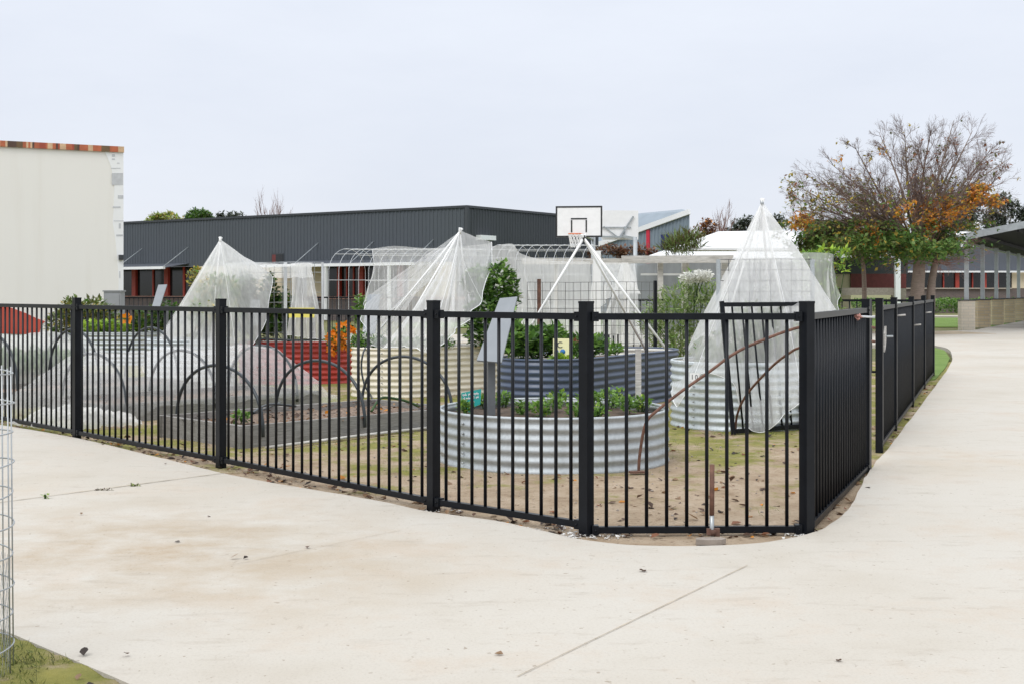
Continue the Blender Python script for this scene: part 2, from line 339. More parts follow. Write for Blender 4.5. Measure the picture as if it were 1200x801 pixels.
# ------------------------------------------------------------------ ground
struct('ground', MB().quad((-500,-40,-.06),(500,-40,-.06),(500,900,-.06),(-500,900,-.06)), M['ground'])
def soil_h(x, y): return (.018 if (x+1.27)*(-.6)-(y-4.09)*.61 > -.02 and y < 7 and x < 3 else 0)+.012*noise.noise(V((x*1.3,y*1.3,3)))+.007*noise.noise(V((x*6,y*6,8)))
mb = MB(); mb.grid(lambda a, b: V((-16+26*a, 3.2+20*b, soil_h(-16+26*a, 3.2+20*b))), 260, 210)
struct('garden_soil', mb, M['soil'])
edge_px = [(-260,462),(-90,486),(0,500),(92,516),(195,541),(259,557),(330,571),(420,586),(508,604),(580,614),(640,627),(690,638),(760,644),(840,643.5),(895,640),(930,634),(952,628.5),(970,620),(987,608),(1001,590),(1012,567),(1022,550),(1039,530),(1062,500),(1087,466),(1101,447),(1112,431),(1116,419),(1110,409),(1090,405)]
edge = spline([G(*p) for p in edge_px], 5)
edge = [V((p.x+.012*noise.noise(p*5), p.y+.012*noise.noise(p*5+V((9,0,0))), 0)) for p in edge]
poly = [(p.x, p.y) for p in edge] + [(-4, 30), (-4, 37), (13.6, 40.6), (14.9, 41.4), (16.9, 45.3), (30.6, 71.5), (70, 75), (70, -6), (5.0, -2.2), (-1.27, 4.09), (-1.88, 4.69), (-3.6, 6.38), (-9, 11.8)]
struct('concrete_path', MB().prism(poly, -.1, .022), M['concrete'])
jm = MB()
def strip(pts, wd, z, zz=.004):
    vs = []
    for i, p in enumerate(pts):
        t = (pts[min(i+1,len(pts)-1)]-pts[max(i-1,0)]).normalized(); n = V((-t.y,t.x,0))
        k = wd*(.7+.6*rnd.random()); vs += [V((p.x+n.x*k/2,p.y+n.y*k/2,z)), V((p.x-n.x*k/2,p.y-n.y*k/2,z))]
    jm.add(vs, [(2*i,2*i+1,2*i+3,2*i+2) for i in range(len(pts)-1)])
def gl(a, b, n=30): A, B = G(*a), G(*b); return [A.lerp(B, i/n) for i in range(n+1)]
strip(gl((-60,601),(268,557)), .011, .026); strip(gl((606,801),(876,668)), .0035, .026)
for a, b in (((270,668),(470,626)),): strip(gl(a, b), .0022, .026)
struct('path_joint', jm, M['joint'])
# lawn strips, hedge-foot kerb and dirt by the covered walk
lw = MB(); lw.prism([(-4,46.6),(14.0,47.2),(24,47.2),(24,64),(-4,64)], -.05, -.02); struct('lawn', lw, M['lawn'])
lw = MB(); lw.prism([(p.x,p.y) for p in [G(1080,446),G(1096,445),G(1108,431),G(1113,420),G(1107,411),G(1090,406),G(1040,406),G(1040,424)]], -.05, .016); struct('lawn', lw, M['lawn'])
lw = MB(); lw.prism([(-4,64.2),(40,64.2),(40,66.5),(-4,66.5)], -.05, .05); struct('path', lw, M['concrete'])
lw = MB(); lw.prism([(11,36.9),(14.4,38.0),(14.0,40.3),(10.6,40.0)], -.05, .026); struct('bare_dirt', lw, M['dirtverge'])

# ------------------------------------------------------------------ black picket fences
PH = 1.195
def sub(p, q, w=None): return q
def picket_fence(posts, label, group='black picket fences round the garden', post_s=.056, step=.1055, skipfirst=False, rail_top=1.125, post_ang=None, name='picket_fence', rail_bot=.055, detail=True):
    root = thing(name, posts[0], label, 'fence', group)
    proto = None
    for i, p in enumerate(posts):
        if skipfirst and i == 0: continue
        a = posts[max(i-1,0)]; b = posts[min(i+1,len(posts)-1)]
        ang = math.atan2((b-a).y, (b-a).x) if post_ang is None else post_ang
        m = MB().box((p.x,p.y,PH/2-.04), (post_s,post_s,PH+.08), ang); m.box((p.x,p.y,PH+.003), (post_s+.003,post_s+.003,.012), ang)
        m.build('post', M['black'], root)
    for i in range(len(posts)-1):
        a, b = posts[i], posts[i+1]; dv = (b-a); L = dv.length; u = dv/L; e = post_s*.5
        A, B = a+u*e, b-u*e
        up = V((0,0,1))
        MB().bar(A+up*rail_top, B+up*rail_top, .031, .034).build('rail', M['black'], root)
        MB().bar(A+up*rail_bot, B+up*rail_bot, .034, .034).build('rail', M['black'], root)
        if detail:
            for q, s in ((A,1),(B,-1)):
                for hh in (rail_top, rail_bot):
                    k = MB().box(q+u*s*.018+up*hh, (.034,.047,.049), math.atan2(u.y,u.x))
                    for t in (-1,1): k.tube([q+u*s*.018+V((-u.y,u.x,0))*t*.022+up*hh, q+u*s*.018+V((-u.y,u.x,0))*t*.03+up*hh], .005, 6)
                    k.build('bracket', M['black'], root)
        n = max(1, round(L/step)-1); st = L/(n+1)
        for k in range(n):
            q = a+u*st*(k+1)
            if proto is None:
                proto = MB().tube([q+up*(rail_bot+.015), q+up*(rail_top-.012)], .0095, 8).build('picket', M['black'], root); q0 = q
            else:
                c = proto.copy(); col.objects.link(c); c.parent = root; c.location = q-q0
    return root
A, B, C_, D, E = G(945.5,626), G(687,627), G(508,598), G(259,547), G(90,513.5)
u_l = (E-D).normalized(); F_ = E+u_l*2.67
picket_fence([C_, D, E, F_], 'long black steel picket fence beside the pale path, in front of the timber garden beds')
f2 = picket_fence([B, C_], 'short black picket fence section directly in front of the round galvanised planter', skipfirst=False, step=.104)
f3 = picket_fence([A, B], 'black picket fence section with the rusty stake standing at its foot', step=.104, rail_bot=.03, post_ang=R(32))
# the second copy of the shared end posts is not wanted
for o in list(bpy.data.objects):
    if o.parent == f2 and o.name.startswith('post'):
        if (o.data.vertices[0].co + ORG[f2] - C_).length < .3: bpy.data.objects.remove(o)
for o in list(bpy.data.objects):
    if o.parent == f3 and o.name.startswith('post'):
        if (o.data.vertices[0].co + ORG[f3] - B).length < .3: bpy.data.objects.remove(o)
Gp, Hp = G(1015.5,552), G(1030.5,529)
A2 = A+(Gp-A).normalized()*.035+V((.012,0,0))
f4 = picket_fence([A, Gp], 'black picket fence panel seen edge on from the corner post to the gateway', step=.105, rail_bot=.03, post_ang=R(60))
for o in list(bpy.data.objects):
    if o.parent == f4 and o.name.startswith('post'):
        if (o.data.vertices[0].co + ORG[f4] - A).length < .3: bpy.data.objects.remove(o)
posts = [Hp, G(1047.5,505), G(1068,476), G(1082,455.5), G(1093,441)]
f5 = picket_fence(posts, 'long black picket fence running away along the path beyond the gateway', step=.115, rail_bot=.05)
# latch and bolts on the fences by the gateway
lp = MB()
fr = lambda x, y, z: V((Hp.x+.035+z, Hp.y+.06+x*.6, y))
lp.prism([(0,.80),(.07,.86),(.13,.86),(.13,.76),(.10,.72),(0,.66)], .0, .012, frame=lambda x,y,z: V((Hp.x+.05+z+x*.35, Hp.y+.06+x*.9, y+.12)))
lo = lp.build('latch_plate', M['timber_w'], f5)
MB().tube([V((Hp.x+.09,Hp.y+.13,.90)), V((Hp.x+.15,Hp.y+.15,.90))], .008, 8).build('latch_pin', M['galv'], lo)
for px, py, q in ((1046,370,posts[1]),(1066,381,posts[2]),(1079,366.5,posts[3])):
    z = H-(py-HZ)*q.y/F
    MB().tube([V((q.x+.02,q.y,z)), V((q.x+.10,q.y-.02,z+.008))], .009, 6).build('bolt', M['timber_w'], f5)
bt = MB(); c = PT(1001,371,8.35); c.x += .03
bt.tube([c+V((.0,.02,.0)), c+V((.11,.02,-.004))], .007, 8)
MB_pin = bt.build('bolt', M['wire_l'], f4)
kn = MB()
for i in range(5):
    a = i*1.3; kn.tube(spline([c+V((-.01,-.01,0))+rv(.013) for t in (0,1.2,2.4,3.6,4.8)],3), .006, 5)
tag(kn.build('twine_knot', mat('pink_twine', (.48,.24,.20), .8), org=c), 'small pink twine knot tied on the fence panel near the gateway', 'twine')
# fences across the back
p0 = posts[-1]; pl = [p0 + V((-.94,.34,0)).normalized()*s for s in (.12, 2.5, 4.9)]
picket_fence(pl, 'black picket cross fence behind the netted climber, lawn showing through its bars', step=.11, detail=False)
pl = [V(((px-600)*30/1500, 30, 0)) for px in (110,240,368,496)]
picket_fence(pl, 'far black picket fence in front of the dark hall verandah', step=.105, post_s=.07, detail=False)

# dried mortar round the post feet
def crumbs(cx, cy, n, sx, sy, s, zz=.0):
    m = MB()
    for i in range(n):
        p = V((cx+rnd.gauss(0,sx), cy+rnd.gauss(0,sy), zz+.004+rnd.random()*.006)); r = s*(.4+rnd.random())
        vs = [p+V((rnd.uniform(-r,r),rnd.uniform(-r,r),rnd.uniform(-.3,.5)*r)) for _ in range(5)]
        m.add(vs, [(0,1,2),(0,2,3),(0,3,4),(0,4,1),(1,2,4),(2,3,4)])
    return m
m = MB()
for (q, n, sx, sy) in ((B,110,.10,.05),(A,60,.06,.05),(C_,30,.08,.03),(Gp,30,.05,.05),(B.lerp(C_,.25),40,.15,.03)):
    k = crumbs(q.x, q.y-.035, int(n*1.5), sx*1.3, sy*.9, .011); m.add(k.v, k.f)
tag(m.build('mortar_rubble', M['pale']), 'pale crumbs of mortar scattered at the feet of the fence posts', 'rubble', kind='stuff')

# ------------------------------------------------------------------ corrugated beds
def bed_path(cx, cy, L, W, ang, n=64):
    r = W/2; s = max(0, L/2-r); pts = []
    for i in range(n):
        a = 2*math.pi*i/n
        pts.append((V((r*math.cos(a)+(s if math.cos(a) > 0 else -s if math.cos(a) < 0 else 0), r*math.sin(a), 0)), V((math.cos(a), math.sin(a), 0))))
    m = Matrix.Rotation(ang, 3, 'Z')
    return [(m @ p + V((cx,cy,0)), m @ nn) for p, nn in pts]
def steel_bed(label, cx, cy, L, W, ang, h, m, soil=.08, pitch=.07, group='corrugated steel garden beds', amp=.0095, liner=None):
    root = thing('garden_bed', (cx,cy,0), label, 'garden bed', group)
    path = bed_path(cx, cy, L, W, ang, 88 if L == W else 97)
    k = int(h/pitch*8); wb = MB()
    n = len(path)
    wb.grid(lambda a, b: path[int(round(a*n)) % n][0] + path[int(round(a*n)) % n][1]*(amp*math.sin(2*math.pi*b*h/pitch-1.2)) + V((0,0,-.03+b*(h+.03))), n, k, closeu=True)
    wb.build('corrugated_wall', m, root)
    lb = MB(); lb.grid(lambda a, b: path[int(round(a*n)) % n][0] - path[int(round(a*n)) % n][1]*(.016+amp*.8*math.sin(2*math.pi*b*(h-.1)/pitch)) + V((0,0,h-.004-b*(h-.1))), n, k, closeu=True)
    lb.build('inner_wall', liner or M['liner'], root)
    MB().tube([p+V((0,0,h+.002))-nn*.005 for p, nn in path], .013, 8, closed=True).build('rim', m, root)
    sb = MB(); 
    def sf(a, b):
        p, nn = path[int(round(a*n)) % n]; c = V((cx,cy,0)); q = c.lerp(p-nn*.012, b)
        return q+V((0,0,h-soil+.03*(1-b*b)+.012*noise.noise(q*7)))
    sb.grid(sf, n, 8, closeu=True); sb.build('soil', M['pot'], root)
    jp, jn = path[int(n*.62)]
    bb = MB()
    for z in range(int(h/pitch)): bb.tube([jp+jn*.008+V((0,0,pitch*(z+.55))), jp+jn*.022+V((0,0,pitch*(z+.55)))], .008, 6)
    bb.build('bolt', M['wire'], root)
    return root
ROUND = steel_bed('low round galvanised planter with seedlings, just behind the front fence', .313, 9.68, 1.724, 1.724, 0, .374, M['galv'], soil=.055, liner=M['galv'])
steel_bed('navy blue oblong corrugated bed behind the round galvanised planter', .91, 14.25, 3.2, 1.0, math.atan2(.86,.51), .57, M['navy'])
steel_bed('tall galvanised planter numbered 10 under the big netted pyramid', 2.17, 12.19, 1.3, 1.3, 0, .6, M['galv_l'])
steel_bed('cream oblong corrugated bed under the slumped tent net', -.84, 16.2, 2.6, 1.0, math.atan2(.62,.78), .575, M['cream'])
steel_bed('red corrugated bed with climbers on a steel mesh frame', -3.0, 18.0, 1.65, 1.0, R(6), .56, M['red'])
steel_bed('pale corrugated bed under the left-hand netted pyramid', -4.27, 17.05, 1.15, .95, R(20), .62, M['galv_l'])
steel_bed('distant galvanised bed with lime green leaves near the cream wall', -6.9, 22.4, 1.55, .9, 0, .55, M['galv'])

# ------------------------------------------------------------------ timber beds and hoops
U, W_ = V((.705,.709,0)).normalized(), V((-.709,.705,0)).normalized()
def timber_bed(label, c, L, W, h=.18, th=.045, m='timber', md='timber_d', fill='mulch'):
    c = V(c); root = thing('timber_bed', c, label, 'garden bed', 'timber garden beds')
    a, b, d, e = c, c+U*L, c+U*L+W_*W, c+W_*W
    up = V((0,0,h/2-.01))
    MB().bar(a+up-U*th*.5+W_*th*.5, b+up+U*th*.5+W_*th*.5, th, h+.02, up=(0,0,1)).build('plank', M[md], root)
    MB().bar(a+up+W_*th+U*th*.5, e+up+U*th*.5-W_*th, th, h+.016).build('plank', M[m], root)
    MB().bar(e+up-U*th*.5-W_*th*.5, d+up+U*th*.5-W_*th*.5, th, h+.02).build('plank', M[m], root)
    MB().bar(b+up+W_*th-U*th*.5, d+up-W_*th-U*th*.5, th, h+.016).build('plank', M[m], root)
    s = MB(); s.grid(lambda i, j: a+U*(.03+(L-.06)*i)+W_*(.03+(W-.06)*j)+V((0,0,h-.055+.028*noise.noise(V((i*6,j*5,c.x)))+.012*noise.noise(V((i*30,j*24,c.x))))), 60, 34)
    s.build('soil', M[fill], root)
    return root
def hoop(c, t, W, h0, apex, label, m='poly', r=.0145, lean=.0):
    c = V(c); a = c+U*t-W_*.02; b = c+U*t+W_*(W+.02); pts = []
    for i in range(25):
        s = math.pi*i/24; p = a.lerp(b, .5-.5*math.cos(s)); z = h0-.10+(apex-h0+.10)*math.sin(s)**.8
        pts.append(p+V((0,0,z))+U*lean*math.sin(s))
    return tag(MB().tube(pts, r, 8).build('hoop', M[m], org=(a.x,a.y,0)), label, 'hoop', 'bent pipe hoops over the timber beds')
B1, B2, B3, B4 = V((-2.16,10.27,0)), V((-3.87,12.2,0)), V((-5.6,13.6,0)), V((-7.15,15.05,0))
timber_bed('weathered timber bed of mulch with three bare hoops, right behind the long fence', B1, 2.42, 1.3)
timber_bed('timber bed wrapped in the crumpled tunnel net', B2, 2.5, 1.3)
timber_bed('timber bed at the far left edge, red-brown soil showing', B3, 2.6, 1.25)
timber_bed('timber bed with green crops inside a netted tunnel, far left', B4, 2.7, 1.2)
hoop(B1, .18, 1.3, .18, .634, 'black pipe hoop at the left end of the mulched timber bed')
hoop(B1, 1.23, 1.3, .18, .634, 'black pipe hoop across the middle of the mulched timber bed')
hoop(B1, 2.26, 1.3, .18, .634, 'black pipe hoop at the right end of the mulched bed, before the cream bed')
hoop(B2, .2, 1.3, .18, .64, 'pipe hoop under the left end of the crumpled tunnel net')
hoop(B2, 1.2, 1.3, .18, .64, 'pipe hoop under the middle of the crumpled tunnel net')
hoop(B2, 2.2, 1.3, .18, .66, 'pipe hoop under the right end of the crumpled tunnel net')
hoop(B3, .35, 1.25, .18, .78, 'tall black hoop at the far left, beside the wire cylinder')
hoop(B3, 1.3, 1.25, .18, .82, 'tall black hoop just left of the second fence post')
hoop(B3, 2.3, 1.25, .18, .82, 'tall black hoop in front of the distant galvanised bed')
for t, l in ((.3,'first'),(1.3,'second'),(2.3,'third')):
    hoop(B4, t, 1.2, .18, .70, l+' hoop from the left inside the green crop tunnel')
# loose things on and by the beds
a, b = G(312,527.5), G(507,503); a.z = b.z = .024
tag(MB().tube([a, a.lerp(b,.5)+V((0,.01,.003)), b], .013, 10).build('pipe', M['timber_w'], org=a), 'white plastic pipe lying on the ground along the mulched timber bed', 'pipe')
h0 = B1+U*1.6+W_*.35
tag(MB().tube(spline([h0+V((0,0,.17)), h0+U*.15+W_*.1+V((0,0,.24)), h0+U*.3+W_*.18+V((0,0,.27)), h0+U*.5+W_*.12+V((0,0,.23)), h0+U*.62+W_*.05+V((0,0,.17))],6), .012, 8).build('hose', M['lf_dk'], org=h0), 'short dark green hose lying over the mulched timber bed', 'hose')
pp = PT(425,408,15.25)
tag(MB().tube(spline([PT(432,404,15.5), PT(426,412,15.2), PT(423.5,430,15.18), PT(427,450,15.15), PT(434,462,15.1), G(438,470)],6), .012, 8).build('irrigation_pipe', M['poly'], org=(pp.x,pp.y,0)), 'black irrigation pipe hanging down the cream bed', 'pipe')
tag(MB().tube(spline([PT(270,409,17.35), PT(285,399.5,17.3), PT(310,397,17.4), PT(345,398.5,17.4), PT(385,397,17.4)],6), .014, 8).build('irrigation_pipe', M['poly'], org=PT(285,399.5,17.3)), 'black irrigation pipe laid along the red bed rim', 'pipe')
tag(MB().tube(spline([G(318,500)+V((0,.5,.19)), B1+U*.5+W_*.6+V((0,0,.21)), B1+U*.9+W_*.95+V((0,0,.24)), B1+U*1.3+W_*1.1+V((0,0,.19))],6), .011, 8).build('irrigation_pipe', M['poly'], org=B1+U*.5+W_*.5), 'thin black irrigation line snaking over bark mulch', 'pipe')
st = PT(748,485,10.0)
m = MB().box((st.x,st.y,.31), (.042,.03,.96), .2); m.build
tag(MB().box((st.x,st.y,.55), (.042,.022,.52), .2).build('stake', M['timber_w'], org=(st.x,st.y,.3)), 'upright pale timber stake in the round galvanised planter', 'stake')

# ------------------------------------------------------------------ rusty rods, leaning panel, stake
r1 = spline([V((.88,8.9,0)), PT(750,530,8.88), PT(757,495,8.85), PT(772,479,8.85), PT(800,457,8.9), PT(830,436,8.95), PT(862,413,9.0), PT(895,398,9.05), PT(939,383,9.1), PT(985,378,9.15), PT(1025,384,9.25)], 5)
tag(MB().tube(r1, .0105, 8).build('bent_rod', M['rust'], org=(.88,8.9,0)), 'longer rusty bent rod arching from beside the round planter to the gateway', 'rod', 'rusty bent rods')
b2 = G(862,507)
r2 = spline([b2, PT(863,490,11.35), PT(868,474,11.2), PT(878,458,11.0), PT(893,441,10.7), PT(908,426,10.5), PT(924,414,10.2), PT(941,406,10.0), PT(990,398,9.8), PT(1025,400,9.6)], 5)
tag(MB().tube(r2, .0105, 8).build('bent_rod', M['rust'], org=b2), 'shorter rusty bent rod rising in front of the leaning black panel', 'rod', 'rusty bent rods')
q = V(((748-600)*8.87/1500, 8.84, 0))
tag(MB().box((q.x,q.y,.012), (.13,.05,.012), .1).build('bracket', M['rust'], org=q), 'flat rusty bracket lying at the foot of the longer bent rod', 'bracket')
# spare fence panel leaning on the tall planter
root = thing('fence_panel', G(859,509), 'spare black picket panel leaning against the tall galvanised planter', 'fence panel')
a = G(859,509)+V((0,0,.03)); b = a+V((.90,.58,0)); ln = V((-.085,.075,0))
ta, tb = a+ln+V((0,0,1.11)), b+ln+V((0,0,1.11))
MB().bar(a, b, .038, .038).build('rail', M['black'], root); MB().bar(ta, tb, .038, .038).build('rail', M['black'], root)
for x, y in ((a,ta),(b,tb)):
    k = (y-x).normalized(); MB().bar(x-k*.05, y+k*.03, .038, .038).build('stile', M['black'], root)
for i in range(1,9):
    t = i/9; MB().tube([a.lerp(b,t)+V((0,0,.02)), ta.lerp(tb,t)-V((0,0,.02))], .009, 8).build('picket', M['black'], root)
# rusty pipe stake at the front fence
s0 = G(834,633); s0 = V((s0.x, s0.y-.005, 0))
root = thing('pipe_stake', s0, 'short rusty pipe stake standing against the front fence', 'stake')
MB().tube([s0+V((0,0,.13)), s0+V((.001,0,.385))], .0125, 10).build('upper_pipe', M['rust'], root)
MB().tube([s0+V((0,0,-.02)), s0+V((0,0,.128))], .0115, 10).build('lower_pipe', M['wire'], root)
cl_ = MB().tube([s0+V((0,0,.03)), s0+V((0,0,.058))], .022, 10); cl_.box(s0+V((.024,0,.044)), (.03,.02,.04)); cl_.box(s0+V((-.018,-.014,.05)), (.02,.016,.03))
cl_.build('clamp', M['rust'], root)
q = V((s0.x-.02, s0.y-.075, .012))
sm = MB().prism([(-.075,-.03),(-.02,-.042),(.05,-.036),(.078,-.005),(.06,.03),(-.03,.034),(-.07,.01)], -.01, .016, frame=lambda x,y,z: q+V((x,y,z)))
tag(sm.build('stone', M['stone'], org=q), 'flat grey stone lying at the foot of the rusty stake', 'stone')

# ------------------------------------------------------------------ wire cylinder, left edge
cxw, cyw, rw = -1.888, 4.12, .262
root = thing('wire_cylinder', (cxw,cyw,0), 'galvanised wire mesh cylinder standing on the mossy verge', 'plant guard')
for i in range(11):
    z = .004+.0985*i
    MB().tube([V((cxw+rw*math.cos(a)*(1.02 if i%2 else 1), cyw+rw*math.sin(a), z+.004*math.sin(a*3+i))) for a in [2*math.pi*k/48 for k in range(48)]], .0026, 6, closed=True).build('ring', M['wire'], root)
for k in range(16):
    a = 2*math.pi*k/16+.08
    MB().tube([V((cxw+rw*math.cos(a)+.004, cyw+rw*math.sin(a), -.03)), V((cxw+(rw-.006)*math.cos(a), cyw+rw*math.sin(a), 1.005))], .0024, 6).build('upright', M['wire'], root)
cm = MB()
for k in range(60):
    a = 2*math.pi*k/60; rr = rw-.008
    for s in (-1,1):
        cm.tube([V((cxw+rr*math.cos(a+s*t*.42), cyw+rr*math.sin(a+s*t*.42), .02+.36*t)) for t in (0,.25,.5,.75,1)], .0006, 3)
cm.build('fine_mesh', M['wire'], root)

# ------------------------------------------------------------------ signs
def tilt_sign(label, quad, base, pw=.055, h1=None, thick=.012, group='grey tilted garden signs on posts'):
    """quad: four corners of the board, lower left first, anticlockwise"""
    root = thing('garden_sign', base, label, 'sign', group)
    a, b, c, d = [V(p) for p in quad]; n = (b-a).cross(d-a).normalized()*thick
    m = MB(); m.add([a,b,c,d,a+n,b+n,c+n,d+n], [(3,2,1,0),(4,5,6,7),(0,1,5,4),(1,2,6,5),(2,3,7,6),(3,0,4,7)])
    m.build('board', M['sign'], root)
    top = (a+b+c+d)/4; hz_ = h1 or top.z
    MB().box((base[0],base[1],(hz_+base[2])/2), (pw,pw,hz_-base[2]), .15).build('post', M['signpost'], root)
    return root
tilt_sign('tilted grey sign on a dark post in the round galvanised planter',
    [PT(559,423,9.45), PT(588,425.5,9.36), PT(606.5,349,9.85), PT(586,351,9.97)], (-.155,9.56,.28), h1=.80)
tilt_sign('small tilted grey sign by the white building, left of the netted pyramid', [PT(178,362,20), PT(187,362,19.9), PT(196,334,20.3), PT(186,334.5,20.4)], (-5.44,20.15,0), h1=1.05)
tilt_sign('grey sign among climbers at the mesh frame on the red bed', [PT(293,382,17.3), PT(304,382.5,17.25), PT(305,352,17.5), PT(294,352,17.55)], (-3.47,17.45,.45), h1=.85)
tilt_sign('grey sign behind the slumped tent net on the cream bed', [PT(425,392,16.2), PT(440,393,16.1), PT(446,345.5,16.6), PT(431,346,16.7)], (-1.79,16.45,.3), h1=.8)
# teal plant tag
tp = [PT(540.5,460,9.9), PT(564,455,9.9), PT(563,473,9.9), PT(554,477,9.9), PT(551,485,9.9), PT(546,477.5,9.9), PT(541,476,9.9)]
root = thing('plant_tag', (tp[4].x,9.9,.3), 'teal plastic plant tag with white writing stuck in the round planter', 'plant tag')
MB().prism([(p.x,p.z) for p in tp], 0, .004, frame=lambda x,y,z: V((x,9.9+z,y))).build('blade', M['teal'], root)
m = MB()
for r_, (y0, xs) in enumerate(((462.5,((542,547),(548.5,552),(555,561))),(467,((542,545),(546,551),(553,556),(557.5,561))),(471.5,((543,548),(550,556))))):
    for x0, x1 in xs:
        p_ = PT((x0+x1)/2, y0-(x0-540)*.12, 9.897); m.box(p_, ((x1-x0)*9.9/1500,.002,.010), mi=0)
        m.box(p_+V((.006,0,.008)), (.005,.002,.012)); m.box(p_+V((-.008,0,-.006)), (.005,.002,.012))
m.build('writing', M['white'], root)
MB().box((tp[4].x,9.905,.30), (.012,.004,.12)).build('spike', M['teal'], root)
# yellow sign with letter C and blue dots in the navy bed
c = PT(658,409,12.98)
root = thing('plant_sign', (c.x,c.y,.5), 'pale yellow plant sign with letter C and blue dots in the navy bed', 'sign')
wS, hS = 20*c.y/1500, 25*c.y/1500
MB().box(c, (wS,.008,hS)).build('board', M['yellow'], root)
MB().box((c.x,c.y+.014,c.z-.16), (.02,.014,.30)).build('stake', M['timber_w'], root)
def text(body, size, loc, m, parent, name='letter', rot=(R(90),0,0), ext=.002):
    cu = bpy.data.curves.new(name, 'FONT'); cu.body = body; cu.size = size; cu.extrude = ext; cu.align_x = 'CENTER'; cu.align_y = 'CENTER'
    o = bpy.data.objects.new(name, cu); col.objects.link(o)
    dg = bpy.context.evaluated_depsgraph_get(); me = bpy.data.meshes.new_from_object(o.evaluated_get(dg))
    bpy.data.objects.remove(o); o = bpy.data.objects.new(name, me); col.objects.link(o); me.materials.append(m)
    o.rotation_euler = rot; o.parent = parent; o.location = V(loc)-ORG[parent]; ORG[o] = ORG[parent]; return o
text('C', .085, c+V((-.018,-.006,.042)), M['ink'], root)
for dx, dz, r_ in ((-.052,-.022,.022),(.012,-.024,.027)):
    MB().tube([c+V((dx,-.0045,dz)), c+V((dx,-.007,dz))], r_, 16).build('dot', M['blue'], root)
# number plaque on tall planter
ang_n = R(-62); nc = V((2.17+.672*math.cos(R(-90)-R(40)), 12.19+.672*math.sin(R(-90)-R(40)), 0)); nc = V((1.72, 11.62, .48))
nc = PT(809.5,441.5,11.60)
dirn = (nc-V((2.17,12.19,nc.z))); dirn.z = 0; nc = PT(814,441.5,11.36)
rzn = math.atan2(dirn.y, dirn.x)+math.pi/2
root = thing('number_plate', nc, 'white number plate reading 10 on the tall galvanised planter', 'number plate')
MB().box(nc, (.10,.006,.07), rzn).build('plate', M['white'], root)
for ch, dx in (('1',-.022),('0',.022)):
    text(ch, .062, nc+dirn.normalized()*.004+V((math.cos(rzn)*dx, math.sin(rzn)*dx, 0)), M['ink'], root, 'digit', rot=(R(90),0,rzn), ext=.001)
# yellow sticky trap on a wire stake
c = PT(353.5,366.5,17.2)
root = thing('sticky_trap', (c.x,c.y,.5), 'pale yellow sticky insect trap over the red bed', 'insect trap')
MB().box(c, (30*c.y/1500,.006,11.5*c.y/1500)).build('card', M['yellow2'], root)
MB().tube([V((c.x,c.y+.01,.5)), V((c.x,c.y+.01,c.z))], .006, 6).build('stake', M['wire_l'], root)

# ------------------------------------------------------------------ nets
def drape(name, label, apex, hem, m, folds=9, famp=.05, sag=.12, nu=110, nv=26, closed=True, seed=0, cat='bird net', ridge=None, org=None, hemw=.003, seams=()):
    """net falling from apex (or a ridge of points) to a hem line, with folds and a slack belly"""
    hp = spline(hem, 14, closed); n = len(hp)
    ap = None if ridge is None else spline(ridge, 14, False)
    def at_h(s):
        x = s*(n if closed else n-1); i = int(x); f = x-i
        return hp[i % n].lerp(hp[(i+1) % n if closed else min(i+1,n-1)], f)
    def at_a(s):
        if ap is None: return V(apex)
        x = s*(len(ap)-1); i = min(int(x), len(ap)-2); return ap[i].lerp(ap[i+1], x-i)
    cen = sum(hp, V((0,0,0)))/n
    def f(s, t):
        a, h = at_a(s), at_h(s); p = a.lerp(h, t)
        out = V((h.x-cen.x, h.y-cen.y, 0)); out = out.normalized() if out.length > .01 else V((0,-1,0))
        p -= out*sag*math.sin(math.pi*t)*(1+.3*noise.noise(V((s*6,seed,0))))
        k = math.sin(2*math.pi*folds*s+2.2*noise.noise(V((s*5,t*1.5,seed))))*.6+1.0*noise.noise(V((s*folds*2.2,t*1.2,seed+4)))
        p += out*famp*k*min(1,t*1.6)
        p.z += .02*noise.noise(V((s*14,t*3,seed+9)))*min(1,t*3)
        return p
    b = MB(); b.grid(f, nu, nv, closeu=False)
    o0 = V(org) if org is not None else V((cen.x,cen.y,0))
    ob = tag(b.build(name, m, org=o0), label, cat, 'white garden nets')
    if hemw:
        hb = MB().tube([f(i/nu, 1)+V((0,0,0)) for i in range(nu+1)], hemw, 5)
        for s in seams: hb.tube([f(s, j/nv) for j in range(nv+1)], hemw*.7, 5)
        hb.build('hem', M['hemm'], ob)
    return ob
def pole_frame(name, label, apex, feet, r=.012, m='pvc', cap=None, cat='pole frame', group='white pole tripods'):
    base = sum((V(f) for f in feet), V((0,0,0)))/len(feet)
    root = thing(name, base, label, cat, group)
    for f in feet: MB().tube([V(f), V(apex)+(V(apex)-V(f)).normalized()*.05], r, 8).build('pole', M[m], root)
    MB().tube([V(apex)+V((0,0,-.03)), V(apex)+V((0,0,.03))], r*1.45, 10).build('binding', M[cap or m], root)
    return root
